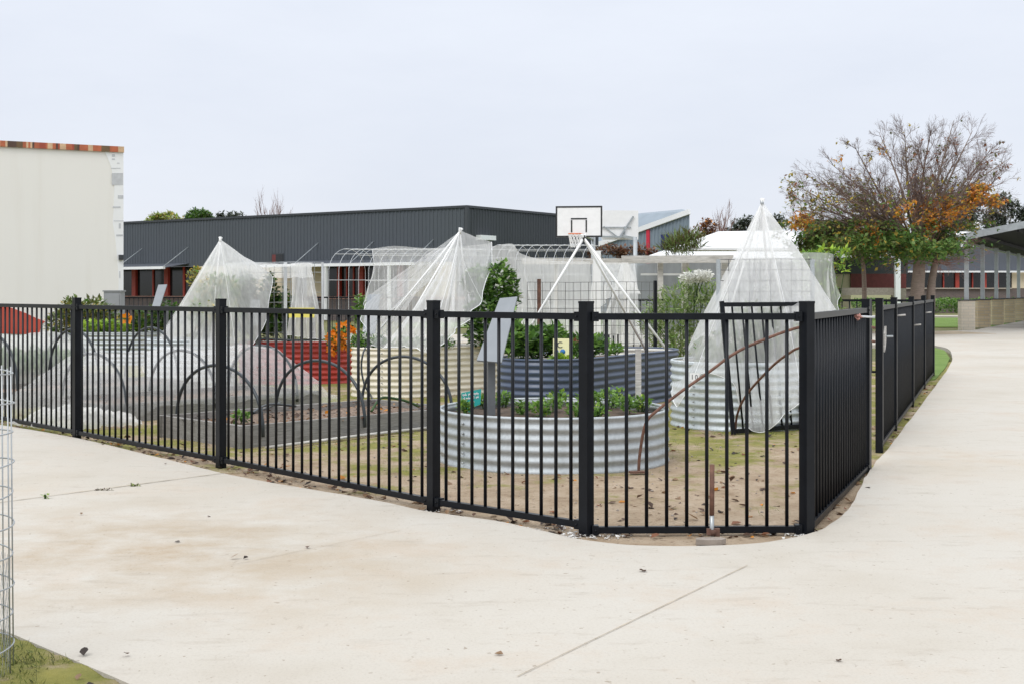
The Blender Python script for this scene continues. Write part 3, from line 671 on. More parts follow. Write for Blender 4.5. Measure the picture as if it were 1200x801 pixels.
def wire_panel(name, label, a, b, z0, z1, sx, sz, r=.0022, m='wire', cat='trellis', group=None, posts=()):
    a, b = V(a), V(b); L = (b-a).length; root = thing(name, V((a.x,a.y,z0)), label, cat, group); w = MB()
    n = round(L/sx)
    for i in range(n+1):
        p = a.lerp(b, i/n); w.tube([V((p.x,p.y,z0)), V((p.x,p.y,z1))], r, 4, cap=False)
    k = round((z1-z0)/sz)
    for j in range(k+1):
        z = z0+(z1-z0)*j/k; w.tube([V((a.x,a.y,z)), a.lerp(b,.33)+V((0,0,z-.004)), a.lerp(b,.66)+V((0,0,z+.004)), V((b.x,b.y,z))], r, 4, cap=False)
    w.build('mesh', M[m], root)
    for t, mm, pr, pz in posts:
        p = a.lerp(b, t); MB().box((p.x,p.y,pz/2), (pr,pr,pz), .3).build('post', M[mm], root)
    return root
# right pyramid
apx = PT(893,238.5,12.2)
feet = [PT(818,420,11.85)*1, PT(968,375,12.0), PT(940,420,12.75), PT(840,400,12.75)]
pole_frame('pole_pyramid', 'white pole pyramid inside the big net over the tall planter', apx, [V((1.86,11.95,.5)), V((2.66,11.98,.5)), V((2.58,12.6,.5)), V((1.80,12.6,.5))], cap='wire')
wire_panel('wire_trellis', 'galvanised mesh trellis inside the big netted pyramid', V((1.95,12.1,0)), V((2.84,12.1,0)), .55, 1.56, .10, .10, r=.0035, m='wire_d', posts=((0,'galv',.03,1.56),(1,'galv',.03,1.56)))
hem = [PT(793,476,11.62), PT(803,462,11.50), PT(822,438,11.42), PT(845,441,11.40), PT(862,452,11.38), PT(869,484,11.36), PT(880,503,11.34), PT(897,506,11.34), PT(912,492,11.34), PT(930,478,11.36), PT(952,448,11.5), PT(972,405,11.7),
       PT(984,368,11.9), PT(975,366,12.6), PT(948,375,13.1), PT(900,385,13.2), PT(850,385,13.1), PT(815,400,12.8), PT(797,430,12.3), PT(789,460,11.95)]
drape('bird_net', 'tall white pyramid net over the galvanised planter numbered 10', apx+V((0,0,.02)), hem, M['net'], folds=11, famp=.035, sag=-.015, seed=3, nu=190, nv=40, seams=(.06,.47,.62))
# left pyramid
ap = PT(258,282,17.05)
pole_frame('pole_pyramid', 'white pole pyramid inside the left-hand net by the dark hall', ap, [V((-4.68,16.9,.5)), V((-3.95,16.75,.5)), V((-3.6,17.4,.5)), V((-4.4,17.5,.5))], r=.011)
hem = [PT(166,430,16.6), PT(196,452,16.35), PT(240,455,16.3), PT(262,440,16.35), PT(285,405,16.5), PT(300,400,16.9), PT(318,345,17.3), PT(310,320,17.8), PT(270,380,17.9), PT(222,390,17.7), PT(194,408,17.2)]
drape('bird_net', 'white pyramid net standing left of the climbers, in front of the dark hall', ap+V((0,0,.015)), hem, M['net'], folds=9, famp=.04, sag=.0, seed=11, nu=130, nv=30, seams=(.0,.33))
# box net with mesh frame over the red bed
wire_panel('wire_trellis', 'steel mesh frame of climbers standing on the red bed', V((-3.82,17.55,0)), V((-2.62,17.7,0)), .56, 1.66, .11, .14, r=.0035, m='wire', posts=((.58,'wire_l',.045,1.66),(1,'wire_l',.03,1.66)))
rid = [PT(268,309,17.6), PT(300,307.5,17.5), PT(335,309,17.5), PT(364,308,17.6)]
drape('bird_net', 'white net hung like a curtain over the climbers on the red bed', None, [PT(236,392,17.3), PT(262,398,17.2), PT(268,350,17.25)], M['net_s'], folds=4, famp=.06, sag=.02, nu=60, nv=24, closed=False, ridge=[PT(266,309,17.6), PT(276,308,17.45), PT(288,309,17.4)], seed=5)
drape('bird_net', 'white net flap at the right end of the red bed, beside the orange flowers', None, [PT(338,392,17.35), PT(360,396,17.3), PT(383,397,17.4)], M['net_d'], folds=5, famp=.035, sag=.02, nu=50, nv=24, closed=False, ridge=[PT(341,308.5,17.6), PT(352,308,17.5), PT(364,308,17.6)], seed=6)
drape('bird_net', 'white net stretched along the top of the climbers on the red bed', None, [PT(270,330,18.3), PT(320,326,18.4), PT(366,325,18.4)], M['net_d'], folds=5, famp=.03, sag=.0, nu=60, nv=10, closed=False, ridge=[PT(262,309,17.5), PT(300,308,17.45), PT(335,309.5,17.45), PT(366,308,17.5)], seed=8)
# slumped tent over the cream bed
ap = PT(539,271.5,15.8)
pole_frame('pole_pyramid', 'white pole frame poking up through the slumped tent net', ap, [PT(432,402,15.6), PT(462,403,15.2), PT(552,402,16.6), PT(520,398,16.9)], r=.012)
hem = [PT(452,408,15.05), PT(478,406,15.0), PT(503,412,15.0), PT(526,396,15.1), PT(548,372,15.5), PT(566,345,15.9), PT(578,284,16.3)]
drape('bird_net', 'slumped white tent net with its peak before the dark hall corner', ap+V((0,0,.02)), hem, M['net'], folds=8, famp=.06, sag=.08, nu=110, nv=34, closed=False, seed=21, hemw=.005, seams=(.0,.3,.8))
hem = [PT(452,408,15.08), PT(430,400,15.6), PT(424,372,16.2), PT(434,345,16.8)]
drape('bird_net', 'white net wing stretched left from the slumped tent peak', ap+V((0,.01,.0)), hem, M['net_s'], folds=5, famp=.07, sag=.22, nu=60, nv=30, closed=False, seed=23)
drape('bird_net', 'white net curtain hanging over the wire arch left of the slumped tent', None, [PT(428,352,17.4), PT(446,396,17.3), PT(500,398,17.2), PT(545,380,17.2), PT(575,372,17.2)], M['net_s'], folds=6, famp=.06, sag=.05, nu=90, nv=26, closed=False, ridge=[PT(436,292,17.6), PT(462,288.5,17.5), PT(500,291,17.5), PT(540,289,17.5), PT(577,285,17.5)], seed=25, seams=(.0,))
# long net sheets behind the navy bed
drape('bird_net', 'long white net sheet hanging behind the white tripod', None, [PT(575,400,19.2), PT(612,402,19.0), PT(650,398,19.2), PT(690,400,19.0)], M['net'], folds=8, famp=.07, sag=.0, nu=100, nv=24, closed=False, ridge=[PT(577,289,19.1), PT(600,286,19.1), PT(610,297,19.1), PT(640,305,19.1), PT(692,307,19.1)], seed=31)
drape('bird_net', 'torn white net corner flapping from the bleached timber enclosure', None, [PT(693,368,21), PT(712,352,20.9), PT(733,344,20.8), PT(752,345,20.8)], M['net_d'], folds=3, famp=.07, sag=.0, nu=40, nv=16, closed=False, ridge=[PT(694,309,21.2), PT(708,308,21.2), PT(722,308,21.2), PT(736,308,21.2)], seed=33)
drape('bird_net', 'white net strip hanging beside the white post of the enclosure', None, [PT(700,400,20.2), PT(728,404,20.1), PT(752,402,20.2)], M['net'], folds=4, famp=.06, sag=.0, nu=40, nv=20, closed=False, ridge=[PT(728,309,20.6), PT(735,309,20.6), PT(744,309,20.6)], seed=35)
# net over climbing plant right
ridge = [PT(928,297,15.2), PT(950,296,15.0), PT(972,297,15.0), PT(977,299,15.2)]
hem = [PT(935,375,15.2), PT(955,385,14.9), PT(975,382,14.9), PT(985,345,15.1)]
drape('bird_net', 'white net over a leafy climber, right of the big pyramid', None, hem, M['net_s'], folds=5, famp=.05, sag=.05, nu=60, nv=24, closed=False, ridge=ridge, seed=41)

def tunnel(label, c, L, W, m, apex, t0, t1, lead, tail, seed, over=.14, near=False):
    """net laid along a row of hoops; both ends come down to the ground"""
    def f(s, q):
        t = t0+(t1-t0)*s
        if t < .15: k = max(0, (t-t0)/(.15-t0))
        elif t > L-.25: k = max(0, (t1-t)/(t1-L+.25))
        else: k = 1
        k = k**.65
        wd = (W/2+over+(.03 if near else .10)*noise.noise(V((s*7,q*3,seed)))) 
        a = math.pi*q; cc = math.cos(a); x = -cc*wd
        z = (math.sin(a)**.75)*apex*k*(1-.06*abs(math.sin(t*math.pi*1.0)))
        p = V(c)+U*t+W_*(W/2+x)
        wr = noise.noise(V((t*5,q*7,seed)))*.05+noise.noise(V((t*13,q*16,seed)))*.03
        z += wr*(1.2-.6*k)+.03
        p += W_*(-cc)*abs(wr)*.9 + U*wr*.5*(1.3-k)
        lowest = .015+.03*abs(wr)
        if near and .25 < t < L and q < .5: lowest = max(lowest, (.13+.05*noise.noise(V((t*4,1,seed))))*min(1,(t-.25)*4))
        return V((p.x,p.y,max(lowest,z)))
    b = MB(); b.grid(f, 110, 60)
    return tag(b.build('tunnel_net', m, org=c), label, 'bird net', 'white garden nets')
tunnel('crumpled white tunnel net spilling to the ground behind the long fence', B2, 2.5, 1.3, M['net_t'], .645, -.62, 2.72, 0, 0, 51, over=.03, near=True)
tunnel('white netted tunnel full of green crops at the far left', B4, 2.7, 1.2, M['net_s'], .70, -.25, 2.95, 0, 0, 53, over=.06)

# ------------------------------------------------------------------ wire arches, mesh fence, tripod
def wire_arch(label, x0, x1, Y, h, side, span=V((.42,1.15,0)), sp_=.15, r=.0033):
    root = thing('wire_arch', V((x0,Y,0)), label, 'trellis', 'wire mesh arches over the paths'); b = MB(); n = int((x1-x0)/sp_)
    def arc(x, s):
        if s < .25: return V((x,Y,side*s/.25))
        if s > .75: return V((x,Y,0))+span+V((0,0,side*(1-s)/.25))
        a = math.pi*(s-.25)/.5; return V((x,Y,side))+span*(.5-.5*math.cos(a))+V((0,0,(h-side)*math.sin(a)))
    for i in range(n+1): b.tube([arc(x0+sp_*i, k/26) for k in range(27)], r, 4, cap=False)
    for k in range(0, 27, 2): b.tube([arc(x0+(x1-x0)*i/8+.0, k/26) for i in range(9)], r, 4, cap=False)
    b.build('mesh', M['wire_l'], root); return root
wire_arch('wire mesh arch left of the slumped tent net', -2.75, -.62, 19.2, 1.92, 1.55)
wire_arch('wire mesh arch behind the basketball tripod poles', -.40, 1.15, 20.2, 2.02, 1.66)
wire_panel('mesh_fence', 'dark wire mesh fence between two thin posts behind the navy bed', V(((618-600)*16.6/1500,16.6,0)), V(((770-600)*16.6/1500,16.6,0)), .25, 1.38, .10, .115, r=.0032, m='wire_d', cat='fence', posts=((.09,'rust',.04,1.42),(.985,'black',.035,1.40)))
tr = PT(684,279,14.6)
pole_frame('pole_tripod', 'tall bare white pole tripod standing over the navy bed', tr, [PT(604,412,14.3), PT(780,408,14.2), PT(758,412,15.6)], r=.015, cap='rubber')
# small black dropper fence
sb = MB()
for i in range(16):
    x = (646+i*5.2-600)*17.2/1500; sb.box((x,17.2,.38+.0), (.018,.018,.62-.02*(i%3)))
sb.box(((686-600)*17.2/1500,17.2,.5),(1.05,.012,.02))
tag(sb.build('dropper_fence', M['black'], org=(.9,17.2,0)), 'low row of thin black stakes behind the navy bed', 'fence')

# ------------------------------------------------------------------ bleached timber enclosure
YE = 22.0
root = thing('net_enclosure', (2.6,YE,0), 'bleached timber frame enclosure clad in grey net behind the garden', 'enclosure')
def xx(px, Y=YE): return (px-600)*Y/1500
zb = H-(304.5-HZ)*YE/F
MB().box(((xx(612)+xx(735))/2,YE,zb-.03), (xx(735)-xx(612),.10,.10)).build('beam', M['timber_w'], root)
MB().bar(V((xx(728),YE-.06,zb)), V((xx(858),YE-.10,zb+.01)), .10, .13).build('beam', M['timber_w'], root)
for px, wd in ((735,.10),(774.5,.09),(804,.12),(652,.07),(850,.1)):
    MB().box((xx(px),YE+.09,(zb-.06)/2), (wd,.09,zb-.06)).build('post', M['timber_w'], root)
MB().box(((xx(752)+xx(803))/2,YE+.17,H-(321.5-HZ)*YE/F), (xx(803)-xx(752),.05,.035)).build('rail', M['white'], root)
ng = MB(); ng.grid(lambda a, b: V((xx(735)+(xx(858)-xx(735))*a, YE+.25+.03*noise.noise(V((a*5,b*4,0))), .1+(zb-.12)*b)), 30, 16); ng.build('net_cladding', M['net_g'], root)
ng = MB(); ng.grid(lambda a, b: V((xx(606)+(xx(735)-xx(606))*a, YE+.25+.03*noise.noise(V((a*5,b*4,3))), .1+(zb-.12)*b)), 30, 16); ng.build('net_cladding', M['net_g'], root)
p = (699.5-600)*20.3/1500
tag(MB().box((p,20.3,.95), (.115,.115,1.9)).build('post', M['white'], org=(p,20.3,0)), 'thick white painted post in front of the net enclosure', 'post')

# ------------------------------------------------------------------ plants
def foliage(name, label, cat, blobs, n, l, w, mats, seed=0, stems=8, group=None, up=.5, flowers=0, fmat=None, fl=.05, base=None, hang=0):
    """leaves spread through blobs [(centre, radii)] on stems rising from base"""
    r = random.Random(seed); b = MB(); k = len(mats)
    cen = base or V((sum(c.x for c,_ in blobs)/len(blobs), sum(c.y for c,_ in blobs)/len(blobs), min(c.z-q[2] for c,q in blobs)))
    root = thing(name, cen, label, cat, group)
    wts = [q[0]*q[1]*q[2] for _, q in blobs]
    for i in range(n):
        c, q = r.choices(blobs, wts)[0]
        while True:
            x = V((r.uniform(-1,1), r.uniform(-1,1), r.uniform(-1,1)))
            if x.length < 1 and noise.noise((c+x)*2.1+V((x.x*2,x.y*2,x.z*2+seed))) > -.16: break
        p = c+V((x.x*q[0], x.y*q[1], x.z*q[2]))
        d = V((x.x*.7+r.gauss(0,.5), x.y*.7+r.gauss(0,.5), up*r.random()+r.gauss(0,.35)-hang))
        s = .6+.8*r.random()
        b.leaf(p, d, V((r.gauss(0,.4),r.gauss(0,.4),1)), l*s, w*s, min(k-1, int(abs(r.gauss(0,.6))*k*.8)))
    b.build('leaves', mats, root)
    if stems:
        t = MB()
        for i in range(stems):
            c, q = r.choice(blobs); e = c+V((r.uniform(-.7,.7)*q[0], r.uniform(-.7,.7)*q[1], r.uniform(-.2,.8)*q[2]))
            s0_ = cen+V((r.uniform(-.3,.3)*q[0], r.uniform(-.3,.3)*q[1], -.03)); md = s0_.lerp(e,.5)+V((0,0,.1*(e-s0_).length))
            t.tube(spline([s0_,md,e],4), .004+.002*r.random(), 4)
        t.build('stems', M['lf_dk'], root)
    if flowers:
        for i in range(flowers):
            fb = MB(); c, q = r.choice(blobs); x = V((r.gauss(0,1),r.gauss(0,1)-.4,r.gauss(0,1))).normalized()
            p = c+V((x.x*q[0],x.y*q[1],x.z*q[2])); pv = [p]; fc = []
            for j in range(5):
                a = j*1.257+r.random()*.4; dd = V((math.cos(a), -.5, math.sin(a))); sd = V((-math.sin(a),0,math.cos(a)))
                k_ = len(pv); pv += [p+dd*fl*.55+sd*fl*.36, p+dd*fl, p+dd*fl*.55-sd*fl*.36]; fc += [(0,k_,k_+1),(0,k_+1,k_+2)]
            fb.add(pv, fc); fb.build('flower', fmat, root)
    return root
G2 = FOLI('lf_green','lf_lt','lf_dk'); G3 = FOLI('lf_dk','lf_green','lf_olive'); GL = FOLI('lf_lime','lf_lt'); FE = FOLI('lf_fen','lf_fen2','lf_lt')
# seedlings in the round planter
i = 0
SEED = [(560,470,.05),(585,462,.06),(632,482,.06),(645,478,.075),(655,468,.06),(690,472,.08),(708,474,.09),(722,470,.085),(735,478,.07),(675,484,.06),(612,480,.055),(752,474,.06),(545,478,.05),(700,485,.055)]
SLAB = ['smallest seedling by the teal tag','low seedling left of the sign post','seedling at the middle front of the round planter','taller seedling at the middle of the round planter','seedling behind the middle of the round planter','big leafy seedling left of the pale stake','broad leafy seedling just right of a fence post','leafy seedling close to the pale stake','seedling beneath the pale stake','front seedling near the black fence post','seedling right of the sign post','seedling at the right rim of the round planter','tiny seedling at the left rim of the round planter','low seedling at the front right of the round planter']
for (px, py, r_), lb in zip(SEED, SLAB):
    z = .34; Y = F*(H-z)/(py-HZ+6); Y = min(10.35, max(9.05, Y)); x = (px-600)*Y/1500
    if (V((x,Y,0))-V((.313,9.68,0))).length > .74:
        q = (V((x,Y,0))-V((.313,9.68,0))).normalized()*.72+V((.313,9.68,0)); x, Y = q.x, q.y
    foliage('seedling', lb, 'seedling', [(V((x,Y,z+r_*.9)), (r_*1.25,r_*1.25,r_*.9))], 130, .036, .024, FOLI('lf_lt','lf_green','lf_lime') if px % 3 else FOLI('lf_lt','lf_green'), seed=px, stems=4, group='seedlings in the round planter', up=.7, base=V((x,Y,z-.02)))
# navy bed
nb = lambda t, o=0: V((.35+.51*t+.86*o, 13.3+.86*t-.51*o, 0))
foliage('leafy_crop', 'dense green leafy crop at the left end of the navy bed', 'plant', [(PT(612,402,13.2),(.24,.3,.17)), (PT(640,400,13.5),(.22,.3,.18)), (PT(598,385,13.4),(.10,.2,.2))], 1500, .085, .055, G2, 3, 10, base=V((.25,13.35,.5)))
foliage('leafy_crop', 'green leafy crop right of the yellow C sign', 'plant', [(PT(690,405,13.9),(.20,.25,.13)), (PT(672,412,13.3),(.10,.15,.09))], 500, .08, .05, G2, 4, 6, base=V((.8,13.9,.5)))
foliage('pot_plant', 'lime lettuce at the foot of the yellow C sign', 'plant', [(PT(658,422,13.0),(.09,.08,.05))], 120, .075, .055, GL, 5, 3)
foliage('pot_plant', 'small rusty pink plant beside the yellow C sign', 'plant', [(PT(677,405,13.7),(.12,.1,.06))], 140, .05, .03, FOLI('lf_rust','lf_tan','lf_lt'), 6, 3)
foliage('pot_plant', 'lone small seedling further along the navy bed', 'plant', [(PT(722,411,14.2),(.09,.08,.06))], 60, .07, .04, FOLI('lf_lt','lf_green'), 7, 3)
# cream bed
foliage('tall_bush', 'tall dark green bush rising from the cream bed beside the tent net', 'plant', [(PT(585,345,16.2),(.24,.24,.42)), (PT(565,372,16.0),(.22,.22,.22)), (PT(575,395,15.9),(.30,.25,.14)), (PT(592,335,16.3),(.12,.12,.18)), (PT(558,330,16.6),(.16,.2,.2))], 4600, .07, .046, FOLI('lf_green','lf_lt','lf_dk','fl_w'), 8, 16, base=V((-.3,16.3,.5)))
foliage('flowering_crop', 'low white flowering crop along the cream bed', 'plant', [(PT(440,403,15.6),(.20,.2,.09)), (PT(480,402,15.5),(.25,.2,.08)), (PT(515,402,15.7),(.2,.2,.08)), (PT(420,400,15.7),(.12,.2,.12))], 1100, .055, .035, G2+[M['fl_w']], 9, 8, flowers=40, fmat=M['fl_w'], fl=.03, base=V((-1.2,16,.52)))
foliage('flowering_plant', 'bright orange flowers spilling over the right end of the red bed', 'plant', [(PT(403,392,17.3),(.14,.14,.16)), (PT(392,402,17.2),(.11,.1,.14)), (PT(412,405,17.3),(.08,.1,.1))], 420, .06, .04, G2, 10, 8, flowers=80, fmat=M['fl_or'], fl=.05, base=V((-2.3,17.5,.5)))
foliage('leafy_crop', 'green leaves behind the orange flowers', 'plant', [(PT(421,402,16.4),(.10,.1,.10)), (PT(428,365,17.6),(.16,.15,.26))], 420, .07, .045, FOLI('lf_lt','lf_green'), 12, 6, base=V((-1.95,16.3,.45)))
foliage('climber', 'tall green climber on the mesh frame at the left of the red bed', 'plant', [(PT(283,352,17.8),(.18,.2,.42)), (PT(276,380,17.8),(.2,.2,.18)), (PT(297,370,17.9),(.22,.2,.32)), (PT(291,338,17.8),(.1,.12,.2))], 2000, .065, .045, G3+[M['lf_lt']], 13, 14, base=V((-3.5,17.9,.5)))
foliage('climber', 'green climber on the mesh frame at the right of the red bed', 'plant', [(PT(315,345,17.8),(.12,.15,.22)), (PT(318,375,17.8),(.25,.2,.24)), (PT(336,362,17.9),(.14,.15,.3)), (PT(316,328,17.8),(.05,.08,.12))], 1800, .065, .045, G3+[M['lf_lt']], 14, 12, base=V((-3.1,17.9,.5)))
foliage('netted_plant', 'yellow flowering bush inside the left-hand netted pyramid', 'plant', [(PT(252,342,17.05),(.22,.2,.24)), (PT(250,368,17.0),(.34,.3,.24)), (PT(264,345,17.1),(.18,.2,.26))], 1700, .07, .045, FOLI('lf_lt','lf_fen2','fl_ye','lf_green'), 15, 10, base=V((-4.2,17.05,.55)))
foliage('yellow_shrub', 'yellow leaved shrub beyond the pyramid net by the hall', 'shrub', [(V((-9.7,40,1.5)),(.32,.4,.55)), (V((-9.95,40,1.7)),(.2,.3,.35))], 420, .12, .08, FOLI('lf_ye','lf_fen2','lf_lt'), 16, 8, base=V((-9.2,40,0)))
foliage('netted_plant', 'pale green crop inside the tall netted planter', 'plant', [(PT(860,415,12.1),(.36,.35,.2)), (PT(905,400,12.2),(.3,.3,.28)), (PT(880,385,12.3),(.25,.25,.25))], 1300, .09, .04, FOLI('lf_fen','lf_fen2','lf_green'), 17, 10, base=V((2.2,12.2,.5)))
# feathery shrub behind navy bed
foliage('feathery_shrub', 'feathery pale green shrub left of the big netted pyramid', 'shrub', [(PT(800,352,18.5),(.42,.4,.22)), (PT(822,338,18.5),(.25,.3,.2)), (PT(785,380,18.3),(.36,.4,.34)), (PT(822,372,18.3),(.34,.3,.36)), (PT(808,328,18.6),(.12,.15,.14)), (PT(765,372,18.4),(.22,.2,.3)), (PT(800,405,18.2),(.5,.4,.2))], 3000, .11, .022, FE, 18, 22, base=V((2.5,18.4,0)))
foliage('white_flower_head', 'frothy white flower head above the feathery shrub', 'flower', [(PT(815,326,18.2),(.22,.15,.075)), (PT(824,322,18.2),(.13,.1,.06))], 900, .05, .03, FOLI('fl_w'), 19, 6, base=V((2.6,18.3,.9)))
foliage('climber', 'pale leafy climber under the net right of the big pyramid', 'plant', [(PT(958,318,15.3),(.16,.12,.22)), (PT(962,345,15.3),(.20,.12,.26)), (PT(945,305,15.4),(.14,.12,.12)), (PT(972,362,15.3),(.14,.1,.22))], 1300, .07, .045, FOLI('lf_lt','lf_fen','lf_lime'), 20, 10, base=V((3.65,15.3,0)))
foliage('leaf_spray', 'lime leaf spray reaching right from the netted climber', 'plant', [(PT(987,314,15.2),(.09,.08,.06)), (PT(985,297,15.3),(.14,.1,.06)), (PT(968,296,15.3),(.14,.1,.06))], 130, .075, .035, GL, 21, 6, base=V((3.8,15.3,.25)))
# far-left beds
foliage('leafy_crop', 'lime green crop in the distant galvanised bed', 'plant', [(V((-7.2,22.3,.62)),(.35,.3,.12)), (V((-6.7,22.3,.6)),(.4,.3,.1)), (V((-7.0,22.2,.68)),(.2,.2,.08))], 900, .09, .06, GL, 22, 6)
foliage('leafy_crop', 'dark green crop at the right of the distant galvanised bed', 'plant', [(V((-6.35,22.3,.75)),(.25,.3,.25)), (V((-6.1,22.6,.8)),(.3,.3,.3))], 900, .09, .06, G3, 23, 6)
foliage('flower', 'single orange flower in the distant galvanised bed', 'flower', [(V((-6.62,22.0,.78)),(.03,.03,.03))], 20, .06, .04, G2, 24, 2, flowers=1, fmat=M['fl_or'], fl=.12, base=V((-6.62,22.1,.5)))
foliage('shrub', 'olive green shrub against the cream wall', 'shrub', [(V((-8.1,24,.80)),(.42,.4,.30)), (V((-7.85,24.2,.92)),(.28,.3,.22)), (V((-8.45,24,.6)),(.25,.4,.35)), (V((-8.25,24,1.05)),(.16,.2,.13)), (V((-7.7,24.3,.65)),(.3,.4,.30))], 2600, .10, .045, FOLI('lf_olive','lf_fen','lf_ye','lf_green'), 25, 14, base=V((-7.7,24,0)))
foliage('leafy_crop', 'tall green crop rows inside the far left netted tunnel', 'plant', [(B4+U*(.4+.45*k)+W_*.6+V((0,0,.32)), (.34,.34,.17)) for k in range(5)], 2400, .11, .03, FOLI('lf_lt','lf_green','lf_fen'), 26, 14, up=1.0)
foliage('weed', 'small green weed at the left end of the mulched timber bed', 'weed', [(B1+U*.35+W_*.55+V((0,0,.19)),(.07,.07,.05))], 70, .05, .035, FOLI('lf_lt','lf_green'), 27, 2)
# weeds in the path joint
foliage('weed', 'little weed growing in the path joint near the wire cylinder', 'weed', [(G(54,588)+V((0,0,.04)),(.015,.015,.02))], 22, .017, .008, FOLI('lf_lt','lf_lime'), 28, 2)
foliage('weed', 'moss clump in the path joint by the long fence', 'weed', [(G(158,573)+V((0,0,.024)),(.035,.015,.008))], 80, .012, .008, FOLI('lf_olive','lf_lime'), 29, 0)
foliage('weed', 'flat brown weed in the middle of the path joint', 'weed', [(G(121,578)+V((0,0,.024)),(.06,.012,.006))], 60, .014, .008, FOLI('lf_br','lf_olive'), 30, 0)

# grass and fallen leaves
def inside_garden(p):
    def left(a, b): return (b.x-a.x)*(p.y-a.y)-(b.y-a.y)*(p.x-a.x)
    return left(E, D) > 0 and left(D, C_) > 0 and left(C_, B) > 0 and left(B, A) > 0 and (left(A, Gp) > 0)
def in_round(p, m=.9): return (V((p.x,p.y,0))-V((.313,9.68,0))).length < m or (V((p.x,p.y,0))-V((2.17,12.19,0))).length < .68
def in_bed(p):
    for c, L, W in ((B1,2.42,1.3),(B2,2.5,1.3),(B3,2.6,1.25),(B4,2.7,1.2)):
        q = V((p.x,p.y,0))-c
        if -.03 < q.dot(U) < L+.03 and -.03 < q.dot(W_) < W+.03: return True
    return False
gb = MB(); cnt = 0
while cnt < 11000:
    p = V((rnd.uniform(-4.5,3.2), rnd.uniform(6.8,16), 0))
    if not inside_garden(p) or in_round(p) or in_bed(p): continue
    dens = noise.noise(p*.9+V((3,1,0)))+.10*(p.y-9.6)-(.25 if p.y < 8.6 else 0)
    q = p-B1
    if -.5 < q.dot(W_) < 0 and q.dot(U) > .5: dens += .55
    if (V((p.x,p.y,0))-V((.313,9.68,0))).length < 1.1: dens += .3
    if rnd.random()*.7 > dens: continue
    cnt += 1
    p.z = soil_h(p.x,p.y)-.002
    gb.leaf(p, V((rnd.gauss(0,.6),rnd.gauss(0,.6),1)), V((1,0,0)), .018+.035*rnd.random(), .005, int(rnd.random()*2))
tag(gb.build('grass', FOLI('blade','blade2')), 'short mossy grass growing between the garden beds', 'grass', kind='stuff')
gb = MB()
for i in range(16000):
    p = V((rnd.uniform(-2.6,-1.2), rnd.uniform(3.4,6), 0))
    if (p.x+1.27)*(-.6)-(p.y-4.09)*.61 < .015 or noise.noise(p*2.6) < -.05+.3*rnd.random()-.15: continue
    p.z = soil_h(p.x,p.y)-.003
    gb.leaf(p, V((rnd.gauss(0,.7),rnd.gauss(0,.7),1)), V((1,0,0)), .015+.022*rnd.random(), .006, int(rnd.random()*2))
tag(gb.build('grass', FOLI('blade','lf_olive')), 'mossy grass on the verge under the wire cylinder', 'grass', kind='stuff')
lb = MB()
def fallen(p, s, dull=False):
    a = rnd.random()*6.28; d = V((math.cos(a),math.sin(a),rnd.gauss(0,.25))); mi = rnd.choices(range(5), (3,5,1,0,0) if dull else (3,5,4,1.6,.8))[0]
    x = V((-d.y,d.x,rnd.gauss(0,.25)))*s*.36; c = rnd.uniform(.03,.28)*s
    p = p+V((0,0,.0015))
    lb.add([p, p+d*s*.35+x+V((0,0,c)), p+d*s*.75+x*.7+V((0,0,c*.8)), p+d*s+V((0,0,c*.4)), p+d*s*.75-x*.7+V((0,0,c*.6)), p+d*s*.35-x+V((0,0,c*.9)), p+d*s*.5+V((0,0,.0))],
           [(0,1,6),(1,2,6),(2,3,6),(3,4,6),(4,5,6),(5,0,6)], mi)
k = 0
while k < 760:
    p = V((rnd.uniform(-5.5,3.5), rnd.uniform(6.6,13.5)))if False else V((rnd.uniform(-5.5,3.5), 6.6+7*rnd.random()**1.4, 0))
    if not inside_garden(p) or in_round(p) or noise.noise(p*1.4+V((5,2,0))) < rnd.uniform(-.5,.25): continue
    p.z = .16 if in_bed(p) else soil_h(p.x,p.y)
    fallen(p, .022+.045*rnd.random()**1.5); k += 1
for a, b, n in ((E,D,108),(D,C_,90),(C_,B,39),(B,A,46),(A,Gp,61),(Hp,posts[-1],72),(F_,E,30)):
    nn = V(((b-a).y, -(b-a).x, 0)).normalized()
    for i in range(n):
        p = a.lerp(b, rnd.random())+nn*rnd.uniform(-.12,.11 if b is not Gp else .14); p.z = .005; fallen(p, .02+.04*rnd.random())
for px, py in ((243,610),(494,555),(757,676),(150,775),(98,777),(980,783),(360,648),(195,547),(95,608),(270,660),(205,640),(285,661),(590,775)):
    p = G(px,py); p.z = .026; fallen(p, .022+.02*rnd.random(), True)
for px in range(34):
    p = V((rnd.uniform(-3.2,-1.3), rnd.uniform(3.6,5.5), 0))
    p.z = soil_h(p.x,p.y)
    if (p.x+1.27)*(-.6)-(p.y-4.09)*.61 > 0: fallen(p, .03)
for k in range(130): 
    p = B1+U*rnd.uniform(.1,2.3)+W_*rnd.uniform(.1,1.2); p.z = .155; fallen(p, .03+.04*rnd.random())
tag(lb.build('fallen_leaves', FOLI('lf_brd','lf_br','lf_tan','lf_rust','lf_or')), 'dry brown fallen leaves scattered over the soil and path', 'leaves', kind='stuff')
pb = MB()
for i in range(900):
    p = V((rnd.uniform(-5,3), 6.5+6*rnd.random()**1.5, 0))
    if not inside_garden(p) or in_round(p) or in_bed(p): continue
    r_ = .003+.009*rnd.random()**2; p.z = soil_h(p.x,p.y)+r_*.3
    pb.add([p+V((x*r_,y*r_,z*r_))*rnd.uniform(.8,1.2) if False else p+V((x,y,z))*r_*rnd.uniform(.7,1.2) for x,y,z in ((1,0,0),(-1,0,0),(0,1,0),(0,-1,0),(0,0,.8),(0,0,-.8))], [(0,2,4),(2,1,4),(1,3,4),(3,0,4),(2,0,5),(1,2,5),(3,1,5),(0,3,5)])
